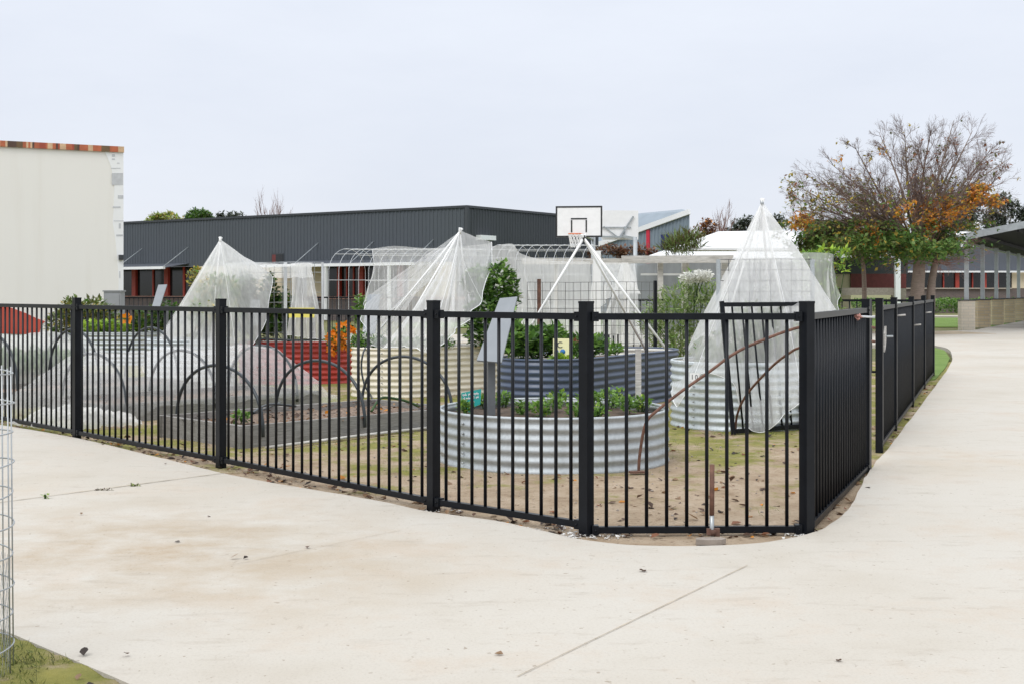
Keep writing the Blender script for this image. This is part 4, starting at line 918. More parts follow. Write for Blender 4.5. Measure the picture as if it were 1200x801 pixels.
tag(pb.build('gravel', M['stone']), 'small stones lying on the bare garden soil', 'stones', kind='stuff')

# ------------------------------------------------------------------ buildings
def ribbed(P0, dirv, out, L, z0, z1, m, name, parent, period=.21, depth=.03, z1b=None):
    """steel cladding with real ribs; dirv runs along the wall, out faces away from it"""
    vs = []; fs = []; n = int(L/period); z1b = z1 if z1b is None else z1b
    prof = []
    for i in range(n):
        s = i*period; prof += [(s,0),(s+period*.58,0),(s+period*.68,depth),(s+period*.9,depth)]
    prof.append((n*period,0))
    for s, o in prof:
        p = P0+dirv*s+out*o; t = z1+(z1b-z1)*s/L
        vs += [V((p.x,p.y,z0)), V((p.x,p.y,t))]
    for i in range(len(prof)-1): fs.append((2*i,2*i+2,2*i+3,2*i+1))
    b = MB(); b.add(vs, fs); return b.build(name, m, parent)
def slab(P0, dirv, out, s0, s1, z0, z1, o0, o1):
    b = MB(); a = P0+dirv*s0+out*o0; vs = []
    for z in (z0,z1):
        for s, o in ((s0,o0),(s1,o0),(s1,o1),(s0,o1)):
            p = P0+dirv*s+out*o; vs.append(V((p.x,p.y,z)))
    b.add(vs, [(3,2,1,0),(4,5,6,7),(0,1,5,4),(1,2,6,5),(2,3,7,6),(3,0,4,7)]); return b
def fixn(o):
    import bmesh
    bm = bmesh.new(); bm.from_mesh(o.data); bmesh.ops.recalc_face_normals(bm, faces=bm.faces); bm.to_mesh(o.data); bm.free(); return o
K = V((-1.94,55,0)); ld = V((-.822,.570,0)); lo_ = V((-.570,-.822,0)); rd = V((.570,.822,0)); ro = V((.822,-.570,0))
def s_at(px, P0=K, dv=ld, off=V((0,0,0))):         # distance along a wall at which it crosses a photo column
    k = (px-CX)/F; p = P0+off; return (k*p.y-p.x)/(dv.x-k*dv.y)
hall = thing('school_hall', K, 'long dark grey steel clad hall with a verandah and red window frames', 'building')
HT = 4.88; LL = 34
ribbed(K, ld, lo_, LL, 2.55, HT, M['clad'], 'cladding', hall)
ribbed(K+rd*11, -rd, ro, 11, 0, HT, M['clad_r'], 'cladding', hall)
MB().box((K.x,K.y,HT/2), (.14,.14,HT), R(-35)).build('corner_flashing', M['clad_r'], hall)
fixn(slab(K, ld, lo_, -.06, LL, HT, HT+.10, -.25, .07).build('parapet_cap', M['capping'], hall))
fixn(slab(K, rd, ro, .07, 11, HT, HT+.10, -.25, .07).build('parapet_cap', M['capping'], hall))
fixn(slab(K, ld, lo_, .0, LL, HT-.05, HT-.01, -11, -.3).build('roof', M['clad_f'], hall))
for nm, z0, z1, mm, o1 in (('brick_base',-.1,.93,'brickd',.02),('brick_sill',.93,1.05,'brickp',.07)):
    uvbox(fixn(slab(K, ld, lo_, .02, LL, z0, z1, -.3, o1).build(nm, M[mm], hall)))
fixn(slab(K, ld, lo_, .02, LL, 1.05, 2.55, -.35, -.12).build('glazing', M['glass'], hall))
for px, wpx in ((157,6),(195,6),(214,2.5),(397,4),(423,7),(381,3),(469,7),(178,2),(405,1.6),(413,1.6)):
    s = s_at(px); hw = wpx/2*(55+.57*s)/1500/.9
    fixn(slab(K, ld, lo_, s-hw, s+hw, 1.05, 2.55, -.12, .03 if wpx > 3 else -.06).build('window_column', M['redframe'], hall))
for a, b in ((233,346),(360,377),(478,534)):
    sa, sb = s_at(a), s_at(b)
    fixn(slab(K, ld, lo_, min(sa,sb), max(sa,sb), 1.05, 2.55, -.12, .012).build('cream_panel', M['creamwall'], hall))
for a, b in ((60,222),(330,512)):
    sa, sb = sorted((s_at(a), s_at(b)))
    fixn(slab(K, ld, lo_, sa, sb, 2.40, 2.53, 1.55, 1.70).build('gutter', M['gutter'], hall))
    m = MB(); p = [K+ld*sa+lo_*.03, K+ld*sb+lo_*.03, K+ld*sb+lo_*1.56, K+ld*sa+lo_*1.56]
    m.add([V((p[0].x,p[0].y,2.72)),V((p[1].x,p[1].y,2.72)),V((p[2].x,p[2].y,2.49)),V((p[3].x,p[3].y,2.49)),V((p[0].x,p[0].y,2.69)),V((p[1].x,p[1].y,2.69)),V((p[2].x,p[2].y,2.46)),V((p[3].x,p[3].y,2.46))],
          [(0,1,2,3),(7,6,5,4),(0,3,7,4),(1,5,6,2)]); fixn(m.build('verandah_roof', M['clad_f'], hall))
for px in (382,456,128):
    s = s_at(px, off=lo_*1.62); p = K+ld*s+lo_*1.62
    MB().box((p.x,p.y,1.2), (.12,.12,2.4), .6).build('verandah_post', M['gutter'], hall)
for px in (167,221,373,438,508,120):
    s = s_at(px); a = K+ld*s; b = K+ld*s+lo_*1.6
    MB().tube([V((a.x,a.y,3.55)), V((b.x,b.y,2.53))], .020, 6).build('tie_rod', M['fascia'], hall)
sa = s_at(326); fr_ = fixn(slab(K, ld, lo_, sa-.42, sa+.42, 2.62, 3.10, -.1, .06).build('high_window', M['capping'], hall))
fixn(slab(K, ld, lo_, sa+.10, sa+.34, 2.66, 3.05, .0, .066).build('red_jamb', M['maroon'], fr_))
fixn(slab(K, ld, lo_, sa-.36, sa+.10, 2.66, 3.05, .0, .068).build('pane', M['glass'], fr_))
fixn(slab(K, rd, ro, .62, 1.72, 3.52, 3.72, .03, .32).build('light_box', M['gutter'], hall))
# white-cream building at the left
P0 = V((-9.12,30,0)); wd = V((-2.38*3,-1.2*3,0)).normalized(); wo = V((wd.y,-wd.x,0)); wo = wo if wo.y < 0 else -wo
bl = thing('rendered_building', P0, 'tall windowless cream rendered building with a patchy white end strip', 'building')
fixn(slab(P0, wd, wo, 0, 16, -.1, 4.52, -8, 0).build('wall', M['render'], bl))
tb = MB(); s = -.02; k = 0; r_ = random.Random(5); last = 0
tiles = MB()
while s < 16:
    L_ = r_.choice((.09,.10,.16,.24,.30,.42))*.45; mi = r_.choice([x for x in (0,0,0,1,2,2,3,3,4) if x != last]); last = mi
    q = slab(P0, wd, wo, s, min(16,s+L_), 4.52, 4.655, -.3, .05); tiles.add(q.v, q.f, mi); s += L_
fixn(tiles.build('coloured_capping', STRIPS, bl))
def wallfr(off): return lambda x, y, z: V((P0.x+wd.x*x+wo.x*(off+z), P0.y+wd.y*x+wo.y*(off+z), y))
def wpt(px, py):
    s = s_at(px, P0, wd); Y = (P0+wd*s).y; return (s, H-(py-HZ)*Y/F)
out = [(144.6,172),(120,172),(126,185),(130,196),(134,215),(133,245),(132,262),(135,280),(137,300),(139,325),(138.5,362),(144.6,362)]
fixn(MB().prism([wpt(*p) for p in out], 0, .012, frame=wallfr(.0)).build('white_strip', M['murw'], bl))
gm = MB()
for x0, x1, y0, y1 in ((131,134.5,176,179),(131,134.5,181,184),(131,134.5,186,187.5),(130,141,197,198),(131,144,203,217),(138,144.5,229,233),(132,141,242,244),(133,145,258.6,259.4),(139,141.5,262,268),(136,144,275,277),(139.5,141,318,326),(137,140,191,192)):
    q = [wpt(x0,y1), wpt(x1,y1), wpt(x1,y0), wpt(x0,y0)]
    fixn(MB().prism(q, .012, .016, frame=wallfr(0)).build('grey_patch', M['murg'], bl))
fixn(MB().prism([wpt(*p) for p in ((-40,344),(0,358),(14,361),(30,367),(44,373.5),(53,376.5),(48,381),(46,391.5),(20,391.5),(-40,389))], 0, .014, frame=wallfr(0)).build('red_wedge', M['murr'], bl))
fixn(slab(P0, wd, wo, .0, .10, 2.0, 2.12, .016, .09).build('outlet', M['capping'], bl))
c = PT(134,360,27.5)
cbx = thing('utility_cabinet', (c.x,c.y,0), 'plain grey utility cabinet at the corner of the cream building', 'cabinet')
MB().box((c.x,c.y,.62), (.36,.3,1.28)).build('body', M['cab'], cbx)
MB().box((c.x,c.y-.158,.64), (.31,.014,1.12)).build('door', M['cab'], cbx)
MB().box((c.x,c.y,1.275), (.40,.34,.03)).build('lid', M['cab'], cbx)
# blue-grey skillion building
q0 = PT(808,342.5,75); q0.z = 0; q1 = PT(690,342.5,82); q1.z = 0; bd = (q1-q0).normalized(); bo = V((bd.y,-bd.x,0)); bo = bo if bo.y < 0 else -bo
bb = thing('skillion_building', q0, 'blue grey building with a sloping roofline and one crimson stripe', 'building')
LQ = (q1-q0).length
ribbed(q0, bd, bo, LQ, 0, 5.85, M['bluew'], 'cladding', bb, period=.3, depth=.05, z1b=3.95)
ends = MB(); bk = V((.9,10,0)); ends.add([q0, q0+bk, q0+bk+V((0,0,6.2)), q0+V((0,0,5.85))], [(0,1,2,3)]); ends.build('end_wall', M['clad_f'], bb)
fm = MB().bar(q0+bo*.10+V((0,0,5.95))-bd*.1, q1+bo*.10+V((0,0,4.05)), .16, .30); fm.build('fascia', M['roofw'], bb)
m = MB(); m.add([q0+V((0,0,6.0)), q1+V((0,0,4.1)), q1+bk+V((0,0,6.6)), q0+bk+V((0,0,6.75))], [(0,1,2,3)]); m.build('roof', M['bluew'], bb)
sx = s_at(760.5,q0,bd); slab_ = slab(q0, bd, bo, sx-.14, sx+.14, .2, 5.85-(5.85-3.95)*sx/LQ-.1, .05, .10); fixn(slab_.build('crimson_stripe', M['redstripe'], bb))
sx = s_at(780,q0,bd); fixn(slab(q0, bd, bo, sx-.32, sx+.32, 2.0, 4.7, .05, .09).build('blue_panel', M['navyp'], bb))
# low white-roofed building
rb = thing('white_roof_building', PT(860,342.5,46)*1, 'low building with a broad white hipped roof beyond the net enclosure', 'building'); rb.location.z = 0; ORG[rb] = V(rb.location)
e0, e1 = PT(752,303,45), PT(975,303,45); b0, b1 = PT(790,303,62), PT(985,303,62); k0, k1 = PT(842,271.5,51), PT(925,270,51)
for p in (e0,e1,b0,b1): p.z = 2.45
m = MB(); m.add([e0,e1,b1,b0,k0,k1], [(0,1,5,4),(1,2,5),(2,3,4,5),(3,0,4)]); m.build('roof', M['roofw'], rb)
fixn(MB().box(((e0.x+e1.x)/2,45.02,2.38), (e1.x-e0.x,.12,.14)).build('gutter', M['gutter'], rb))
MB().box(((e0.x+e1.x)/2,54,1.15), (e1.x-e0.x-1.0,15,2.3)).build('wall', M['clad_f'], rb)
for k in range(4):
    z = 2.45+.28*(k+1); MB
m = MB()
for px in (815,860,905):
    a = PT(px,303,44.9); m.box((a.x,45.9,1.45), (.9,.1,1.0))
m.build('window', M['glass'], rb)
lowr = PT(798,293.5,44); 
fixn(MB().box(((PT(795,0,43.5).x+PT(960,0,43.5).x)/2,43.9,H+(342.5-293)*43.9/1500), (PT(960,0,43.5).x-PT(795,0,43.5).x,1.6,.07)).build('lower_eave', M['roofw'], rb))
# verandah building behind the trees
vb = thing('verandah_building', PT(1005,342.5,60), 'shaded verandah building with a maroon wall behind the autumn tree', 'building'); vb.location.z = 0; ORG[vb] = V(vb.location)
def bx(px0, px1, y0, y1, Y, d, m, nm, par):
    x0, x1 = (px0-600)*Y/1500, (px1-600)*Y/1500; z1, z0 = H-(y0-HZ)*Y/F, H-(y1-HZ)*Y/F
    return MB().box(((x0+x1)/2, Y+d/2, (z0+z1)/2), (x1-x0, d, z1-z0)).build(nm, M[m], par)
bx(905,1064,297.5,300.5,58.5,.2,'gutter','gutter',vb)
m = MB(); a, b = PT(905,297,58.7), PT(1064,297,58.7); m.add([a,b,b+V((0,4,1.0)),a+V((0,4,1.0)),a-V((0,0,.08)),b-V((0,0,.08)),b+V((0,4,.92)),a+V((0,4,.92))],[(0,1,2,3),(7,6,5,4),(0,4,5,1)]); m.build('roof', M['roofw'], vb)
bx(905,1064,302,321,62,.3,'capping','upper_wall',vb)
bx(905,979,321,375,62.2,.3,'brickd','wall',vb); bx(979,997,321,375,62.1,.3,'creamwall','tan_door',vb); bx(997,1062,321,341,62,.3,'maroon','maroon_wall',vb)
bx(985,1046,337.5,346,59,.25,'stone','low_wall',vb); bx(1049.5,1055.5,299,370,58.6,.22,'gutter','column',vb)
bx(1046,1062,338,372,59.5,.25,'stone','low_wall',vb)
# classroom block at the right
cb = thing('classroom_block', V((34,80,0)), 'long dark classroom block with a white gutter line behind the covered walk', 'building')
bx(1058,1300,289,319,80,.3,'clad_f','cladding',cb); bx(1058,1300,317.5,319.5,79.6,.3,'gutter','gutter',cb)
m = MB(); a, b = PT(1050,289,80), PT(1300,289,80); m.add([a,b,b+V((0,8,1.3)),a+V((0,8,1.3))],[(0,1,2,3)]); m.build('roof', M['roofw'], cb)
bx(1058,1186,319.6,338,80.1,.3,'glass','glazing',cb); uvbox(bx(1058,1300,338,375,80.05,.3,'brickd','brick_base',cb))
bx(1186,1300,319.6,338,80.02,.3,'creamwall','cream_panel',cb)
for px, w_ in ((1122,4.5),(1106,1.2),(1155,2.5),(1170,1),(1092,1),(1140,1)): bx(px-w_/2,px+w_/2,319.7,338,79.95,.12,'redframe','window_column',cb)
bx(1060,1186,337.4,338.8,79.9,.1,'brickp','sill',cb)
# covered walk: piers, posts, roof
cw = thing('covered_walk', V((15.05,42.1,0)), 'covered walkway with a dark skillion roof on silver posts', 'walkway cover')
dd = V((.46,.89,0)).normalized(); dn = V((.89,-.46,0)).normalized()
pp0 = V((15.02,42.3,0))
for i in range(7):
    p = pp0+dd*4*i
    MB().box((p.x,p.y,1.97), (.13,.13,1.97), math.atan2(dd.y,dd.x)).build('post', M['steelpost'], cw)
    pr = MB().box((p.x,p.y,.48), (.44,.46,.98), math.atan2(dd.y,dd.x)-R(68))
    o = uvbox(pr.build('brick_pier', M['pier_l'] if i == 0 else M['pier'], org=(p.x,p.y,0)))
    LBL = ['palest brick pier, first under the near end of the covered walkway','second brick pier from the open end of the covered walk','third brick pier from the open end of the covered walk','fourth brick pier from the open end of the covered walk','fifth brick pier from the open end of the covered walk','sixth brick pier from the open end of the covered walk','seventh brick pier from the open end of the covered walk']
    tag(o, LBL[i], 'brick pier', 'brick piers along the covered walk')
    MB().box((p.x,p.y,.985), (.48,.50,.035), math.atan2(dd.y,dd.x)-R(68)).build('cap', M['capping'], o)
m = MB(); a = pp0-dd*.5-dn*.25; zl, zr = 2.96, 4.3; 
q = [a, a+dn*7, a+dn*7+dd*30, a+dd*30]
m.add([V((q[0].x,q[0].y,zl)),V((q[1].x,q[1].y,zr)),V((q[2].x,q[2].y,zr)),V((q[3].x,q[3].y,zl)),V((q[0].x,q[0].y,zl+.06)),V((q[1].x,q[1].y,zr+.06)),V((q[2].x,q[2].y,zr+.06)),V((q[3].x,q[3].y,zl+.06))],
      [(0,1,2,3),(7,6,5,4),(0,3,7,4),(1,5,6,2),(2,6,7,3)]); fixn(m.build('roof_sheet', M['soffit'], cw))
MB().bar(V((q[0].x,q[0].y,zl+.05))-dd*.06, V((q[1].x,q[1].y,zr+.05))-dd*.06, .05, .22).build('fascia', M['fascia'], cw)
MB().bar(V((q[0].x,q[0].y,zl+.03))-dn*.05, V((q[3].x,q[3].y,zl+.03))-dn*.05, .16, .14).build('gutter', M['fascia'], cw)
for i in range(6):
    p = a+dn*(1.1*i+.8); z = zl+(zr-zl)*(1.1*i+.8)/7-.08
    MB().bar(V((p.x,p.y,z)), V((p.x+dd.x*29,p.y+dd.y*29,z)), .06, .12).build('purlin', M['soffit'], cw)
MB().bar(V((a.x,a.y,2.9))-dn*.28+V((0,0,.05)), V((a.x,a.y,2.93))+dn*.3+V((0,0,.05)), .18, .24).build('gutter_end', M['gutter'], cw)
c = V((a.x,a.y,3.12))+dn*.62+dd*.1
sc_ = thing('security_camera', (c.x,c.y,3.0), 'small white security camera on a stalk at the walkway roof corner', 'camera')
MB().tube([V((c.x,c.y,3.0)), V((c.x,c.y,3.34))], .035, 8).build('stalk', M['white'], sc_)
MB().tube([V((c.x,c.y,3.28)), V((c.x,c.y,3.32)), V((c.x,c.y,3.50)), V((c.x,c.y,3.54))], [.06,.11,.11,.05], 12).build('housing', M['white'], sc_)
# hedge by the classroom
hb = MB(); r_ = random.Random(3)
for i in range(9000):
    x = r_.uniform(16,31); y = 68+r_.random()*2.5; z = .05+.8*r_.random()**.6
    hb.leaf(V((x,y,z+.05*math.sin(x*3))), V((r_.gauss(0,1),r_.gauss(0,1),r_.random())), V((0,0,1)), .16, .10, int(r_.random()*2))
tag(hb.build('hedge', FOLI('lf_green','lf_lt'), org=(23,69,0)), 'low clipped green hedge in front of the classroom block', 'hedge')

# ------------------------------------------------------------------ basketball hoops
def backboard(label, c, w_, h_, rz, ring, pole_h, back=False):
    c = V(c); m3 = Matrix.Rotation(rz, 3, 'Z'); root = thing('basketball_hoop', (c.x,c.y,0), label, 'basketball hoop', 'basketball hoops beyond the garden')
    T = lambda x, y, z: c+m3 @ V((x,y,z))
    MB().box(c, (w_,.035,h_), rz).build('backboard', M['white'], root)
    f = MB()
    if not back:
        for x, z, a, b in ((0,h_/2-.025,w_,.05),(0,-h_/2+.025,w_,.05),(-w_/2+.025,0,.05,h_-.1),(w_/2-.025,0,.05,h_-.1)): f.box(T(x,-.022,z), (a,.008,b), rz)
        f.build('border', M['dkline'], root)
        f = MB(); sw, sh, zc = .50, .42, -.12
        for x, z, a, b in ((0,zc+sh/2,sw,.045),(-sw/2+.022,zc-.02,.045,sh-.04),(sw/2-.022,zc-.02,.045,sh-.04)): f.box(T(x,-.022,z), (a,.008,b), rz)
        f.build('target_square', M['dkline'], root)
    else:
        f.bar(T(-w_*.5,-.05,-.08*h_), T(w_*.3,-.05,-.08*h_), .03,.03); f.bar(T(-.02,-.07,-h_*.42), T(w_*.36,-.05,h_*.30), .05,.05); f.bar(T(-w_*.45,-.06,-.05*h_), T(-.1,-.06,-h_*.4), .03,.03)
        f.bar(T(-w_*.5,-.09,-h_*.40), T(w_*.32,-.09,-h_*.42), .06,.05); f.bar(T(w_*.12,-.05,-.05*h_), T(w_*.12,-.05,-h_*.4), .03,.03); f.build('brace', M['fascia'], root)
    yr = -.30 if not back else .30
    rr = .215; zr = -h_*.40
    if ring:
        MB().tube([T(-.08+rr*math.cos(a), yr+rr*math.sin(a), zr) for a in [2*math.pi*k/28 for k in range(28)]], .016, 6, closed=True).build('ring', M['orange'], root)
        nb_ = MB()
        for k in range(12):
            for s in (-1,1):
                nb_.tube([T(-.08+(rr-.07*t)*math.cos(2*math.pi*(k+s*t*1.5)/12), yr+(rr-.07*t)*math.sin(2*math.pi*(k+s*t*1.5)/12), zr-.42*t) for t in (0,.25,.5,.75,1)], .010, 4)
        nb_.build('net', M['white'], root)
    MB().bar(T(.1,.03 if not back else -.05,-h_*.38), T(.35,1.2 if not back else -1.0,-h_*.5), .09, .09).build('arm', M['steelpost'], root)
    p = T(.35,1.2 if not back else -1.0,0)
    MB().tube([V((p.x,p.y,0)), V((p.x,p.y,c.z-h_*.45))], .07, 12).build('pole', M['steelpost'], root)
    return root
backboard('white basketball backboard with a black border and orange ring, facing the garden', PT(678.5,260,39.7), 1.45, .97, R(-8), True, 3.0)
backboard('plain white basketball backboard seen from behind with steel braces', PT(726.5,264,43), 1.24, .98, R(4), False, 3.0, back=True)

# ------------------------------------------------------------------ trees
def tip_tubes(b, p, d, L, r, depth, rg, up=.05, wob=.14, nseg=5, sides=4, kids=(9,7,4), spread=.62, pts=None, shrink=.46):
    path = [p.copy()]; rad = [r]; d = d.normalized()
    for i in range(nseg):
        d = (d+V((rg.gauss(0,wob),rg.gauss(0,wob),rg.gauss(0,wob)+up))).normalized(); p = p+d*L/nseg; path.append(p.copy()); rad.append(r*(1-.85*(i+1)/nseg)+.0012)
    b.tube(path, rad, sides, cap=False)
    if pts is not None: pts += path[2:]
    if depth <= 0: return
    for k in range(kids[-depth]):
        t = .22+.78*rg.random(); i = min(int(t*nseg), nseg-1); q = path[i].lerp(path[i+1], t*nseg-i); dv = (path[i+1]-path[i]).normalized()
        x = dv.orthogonal().normalized(); a = rg.random()*6.283; x = Matrix.Rotation(a, 3, dv) @ x
        tip_tubes(b, q, dv+x*spread*(.6+.8*rg.random())+V((0,0,.03)), L*shrink*(1.15-.55*t)*(.7+.6*rg.random()), rad[i]*.5, depth-1, rg, up, wob, max(3,nseg-1), 3, kids, spread, pts, shrink)
rg = random.Random(12)
YT = 38.0; tb_ = PT(1078,392,YT); tb_.z = 0
main = thing('autumn_tree', tb_, 'large spreading autumn tree, mostly bare twigs above with orange and green leaves below', 'tree')
fk = PT(1078,300,YT)
b = MB(); b.tube(spline([tb_-V((0,0,.1)), tb_+V((-.04,0,.45)), PT(1075,345,YT), PT(1077,318,YT), fk], 4), [.36]+[.25-.006*i for i in range(16)], 12)
b.tube(spline([tb_+V((.22,.05,-.1)), PT(1090,360,YT), PT(1092,330,YT+.1), PT(1098,300,YT+.2), PT(1104,280,YT+.3)],4), [.24]+[.17-.008*i for i in range(16)], 9)
b.build('trunk', M['bark_p'], main)
tips = [(930,232,.5),(945,200,-.8),(970,176,.8),(1000,156,-.5),(1030,142,.9),(1060,138,-1.2),(1092,133,.2),(1118,128,-.3),(1140,140,.9),(1165,158,-.6),(1184,172,.3),(1168,215,-.7),(925,252,-.4),(955,262,1.2),(1010,195,-2.2),(1060,180,2.4),(1110,175,-2.2),(1040,225,-2.4),(1095,215,2.4),(1005,240,2.4),(980,225,-2.0),(1135,235,-1.8),(1075,160,-.2),(1125,165,1.6),(928,215,1.0),(935,243,-1.2),(950,228,1.8),(925,262,.3),(990,205,1.6),(960,200,-1.8),(1178,195,.9),(1150,185,-1.4)]
lb_ = MB(); tw = MB(); pts = []
for i, (px, py, dy) in enumerate(tips):
    e = PT(px, py+(13 if py < 180 else 6 if py < 215 else 0), YT+dy*1.1); s0_ = fk+V((rg.gauss(0,.10),rg.gauss(0,.10),-.1+.5*rg.random())); L = (e-s0_).length
    md = s0_.lerp(e,.45)+V((0,0,.06*L if px > 1010 else .02*L))+V((rg.gauss(0,.12),rg.gauss(0,.12),0))
    path = spline([s0_, md, e], 7); n = len(path); r0 = .040+.0075*L
    rad = [r0*(1-.93*(k/(n-1))**.8) for k in range(n)]; lb_.tube(path, rad, 6, cap=False)
    for k in range(16):
        t = .2+.75*rg.random()**.85; j = min(int(t*(n-1)), n-2); q = path[j].lerp(path[j+1], t*(n-1)-j); dv = (path[j+1]-path[j]).normalized()
        x = Matrix.Rotation(rg.random()*6.283, 3, dv) @ dv.orthogonal().normalized()
        tip_tubes(tw, q, dv*1.0+x*.75*(.6+.7*rg.random())+V((0,0,.05)), L*.32*(1.3-.95*t)*(.7+.6*rg.random()), max(.0075,rad[j]*.40), 2, rg, .015, .10, 5, 3, (8,5), .68, pts, .5)
lb_.build('limbs', M['bark'], main)
def twigs_mat(): return M['twig']
tw.build('twigs', [M['twig']], main)
def crown_leaves(b, blobs, rg, size=.155):
    for (px, py, dy, rx, rz, n, mi) in blobs:
        c = PT(px, py, YT+dy); rx, rz = rx*YT/1500, rz*YT/1500
        for i in range(int(n*1.7)):
            x = V((rg.gauss(0,.5),rg.gauss(0,.5),rg.gauss(0,.5)))
            p = c+V((x.x*rx,x.y*rx,x.z*rz))
            if noise.noise(p*1.6) < -.12: continue
            m_ = mi if rg.random() < .78 else rg.choice((0,1,6,3))
            b.leaf(p, V((rg.gauss(0,1),rg.gauss(0,1),rg.gauss(-.3,.6))), V((rg.gauss(0,.5),rg.gauss(0,.5),1)), size*(.6+.7*rg.random()), size*.62*(.6+.6*rg.random()), m_)
M['lf_ol2'] = leafmat('leaf_olive_green', (.13,.20,.04))
LM = FOLI('lf_green','lf_olive','lf_or','lf_ye','lf_rust','lf_dk','lf_ol2')
b = MB()
crown_leaves(b, [(1035,290,0,46,15,800,0),(1080,284,-.5,42,18,800,5),(1075,286,-1.5,46,16,500,6),(1000,284,-1.2,40,12,300,6),(1095,290,.4,38,14,700,0),(960,280,0,30,12,500,0),(945,285,.3,22,10,260,1),(1000,278,-.6,38,12,500,1),(1045,284,-1.2,44,15,700,0),(1085,290,-1.4,36,12,600,0),(1105,280,.2,24,15,400,0)], rg)
ORC = [(1082,262,22),(1108,256,20),(1128,250,13),(1152,228,12),(1165,234,9),(1065,274,14),(1018,279,12),(985,186,8),(1035,172,6),(1010,268,8),(940,258,9)]
for q in pts:
    px, py = CX+q.x*F/q.y, HZ-(q.z-H)*F/q.y
    near_o = any((px-a)**2+(py-c_)**2 < (r2*(1.15+.9*noise.noise(q*1.3)))**2 for a, c_, r2 in ORC); n1 = noise.noise(q*.9)
    if near_o: pr, ch = (.32+.5*noise.noise(q*1.7) if py > 215 else .06), (2,2,2,3,3,4)
    elif py > 258: pr, ch = .42+.5*n1, (0,0,6,1,6,3)
    elif py > 205: pr, ch = (.06 if px < 1040 else .06)+.36*n1, (1,6,3,6,3,4)
    elif px < 1070: pr, ch = .02+.3*n1, (1,3,3,4)
    else: pr, ch = .01+.1*n1, (4,4,1)
    for k_ in range(2 if near_o or py > 258 else 1):
        if rg.random() < pr:
            sz = .07+.09*rg.random(); b.leaf(q+V((rg.gauss(0,.03),rg.gauss(0,.03),-.02*rg.random())), V((rg.gauss(0,1),rg.gauss(0,1),rg.gauss(-.4,.6))), V((rg.gauss(0,.5),rg.gauss(0,.5),1)), sz, sz*.6, rg.choice(ch))
print('twig points', len(pts))
b.build('leaves', LM, main)
# a mist of bare twigs round the fork
tw2 = MB()
for i in range(46):
    a = rg.random()*6.283; d = V((math.cos(a),math.sin(a)*.8,rg.uniform(-.15,.35)))
    tip_tubes(tw2, fk+V((.25+rg.gauss(0,.2),rg.gauss(0,.15),rg.uniform(-.3,.5))), d, .75+.6*rg.random(), .014, 2, rg, -.015, .14, 4, 3, (6,4), .7, None, .5)
tw2.build('low_twigs', M['twigr'], main)
# small pale-stemmed tree beside it
YS = 40.0; s0_ = PT(1012,390,YS); s0_.z = 0
sm_ = thing('young_tree', s0_, 'slim young tree with a pale straight stem left of the autumn tree', 'tree')
MB().tube(spline([s0_, PT(1013,350,YS), PT(1012,315,YS), PT(1010,300,YS)],4), [.09-.003*i for i in range(13)], 8).build('trunk', M['bark_p'], sm_)
t2 = MB()
for i in range(22):
    a = rg.random()*6.283; tip_tubes(t2, PT(1010,308,YS)+V((0,0,rg.random()*.4)), V((math.cos(a),math.sin(a),rg.uniform(.1,1.2))), 1.0+.7*rg.random(), .022, 2, rg, .02, .12, 5, 3, (6,4), .6, None, .5)
t2.build('branches', M['twig'], sm_)
b = MB(); YT = YS
crown_leaves(b, [(980,290,0,34,14,600,1),(1012,288,-.3,26,14,420,0),(1035,288,0,20,12,240,1),(955,292,.2,24,12,380,0),(1018,278,-.4,14,10,160,2)], rg, .12)
b.build('leaves', LM, sm_)
def clump_tree(name, label, base, clumps, n, size, mats, seed, trunk='bark', tr=.15, cat='tree', group=None, top=None, twigs=0):
    r = random.Random(seed); base = V(base); root = thing(name, base, label, cat, group)
    t = MB(); cs = [c for c, _ in clumps]; cen = sum(cs, V((0,0,0)))/len(cs)
    hub = base.lerp(V((cen.x,cen.y,cen.z)), .55); t.tube(spline([base-V((0,0,.1)), base.lerp(hub,.5)+V((.1*tr,0,0)), hub],5), [tr*(1-.04*i) for i in range(11)], 8)
    t.build('trunk', M[trunk], root); t = MB()
    for c, q in clumps:
        t.tube(spline([hub-V((0,0,.2)), hub.lerp(c,.5)+V((r.gauss(0,.2),r.gauss(0,.2),.1)), c],4), [tr*.5*(1-.09*i) for i in range(9)], 5)
        for k in range(6): t.tube([c.lerp(hub,.3*r.random()), c+V((r.gauss(0,.5)*q[0],r.gauss(0,.5)*q[1],r.gauss(.1,.5)*q[2]))], [tr*.16,.01], 4)
    t.build('limbs', M[trunk], root)
    b = MB(); w_ = [q[0]*q[2] for _, q in clumps]
    for i in range(n):
        c, q = r.choices(clumps, w_)[0]; x = V((r.gauss(0,1),r.gauss(0,1),r.gauss(0,1))).normalized()*r.random()**.45
        p = c+V((x.x*q[0],x.y*q[1],x.z*q[2]))
        if noise.noise(p*(1.1/max(.4,q[0]))+V((seed,0,0))) < -.22: continue
        b.leaf(p, V((r.gauss(0,1),r.gauss(0,1),r.gauss(-.1,.7))), V((0,0,1)), size*(.6+.8*r.random()), size*.6, int(r.random()**1.5*len(mats)))
    b.build('crown', mats, root); return root
def blob(px, py, Y, rx, rz): return (PT(px,py,Y), (rx*Y/1500, rx*Y/1500*.9, rz*Y/1500))
r_ = random.Random(77)
def dome(px, py, Y, rx, rz, k):
    out = [blob(px,py+rz*.4,Y,rx*.7,rz*.6)]
    for i in range(k): a = math.pi*(i+.5)/k; out.append(blob(px+rx*.72*math.cos(a), py+rz*.35-rz*.78*math.sin(a)*(.85+.3*r_.random()), Y+r_.gauss(0,1.5), rx*.36, rz*.42))
    return out
def gb_(px, Y): p = PT(px,342.5,Y); p.z = 0; return p
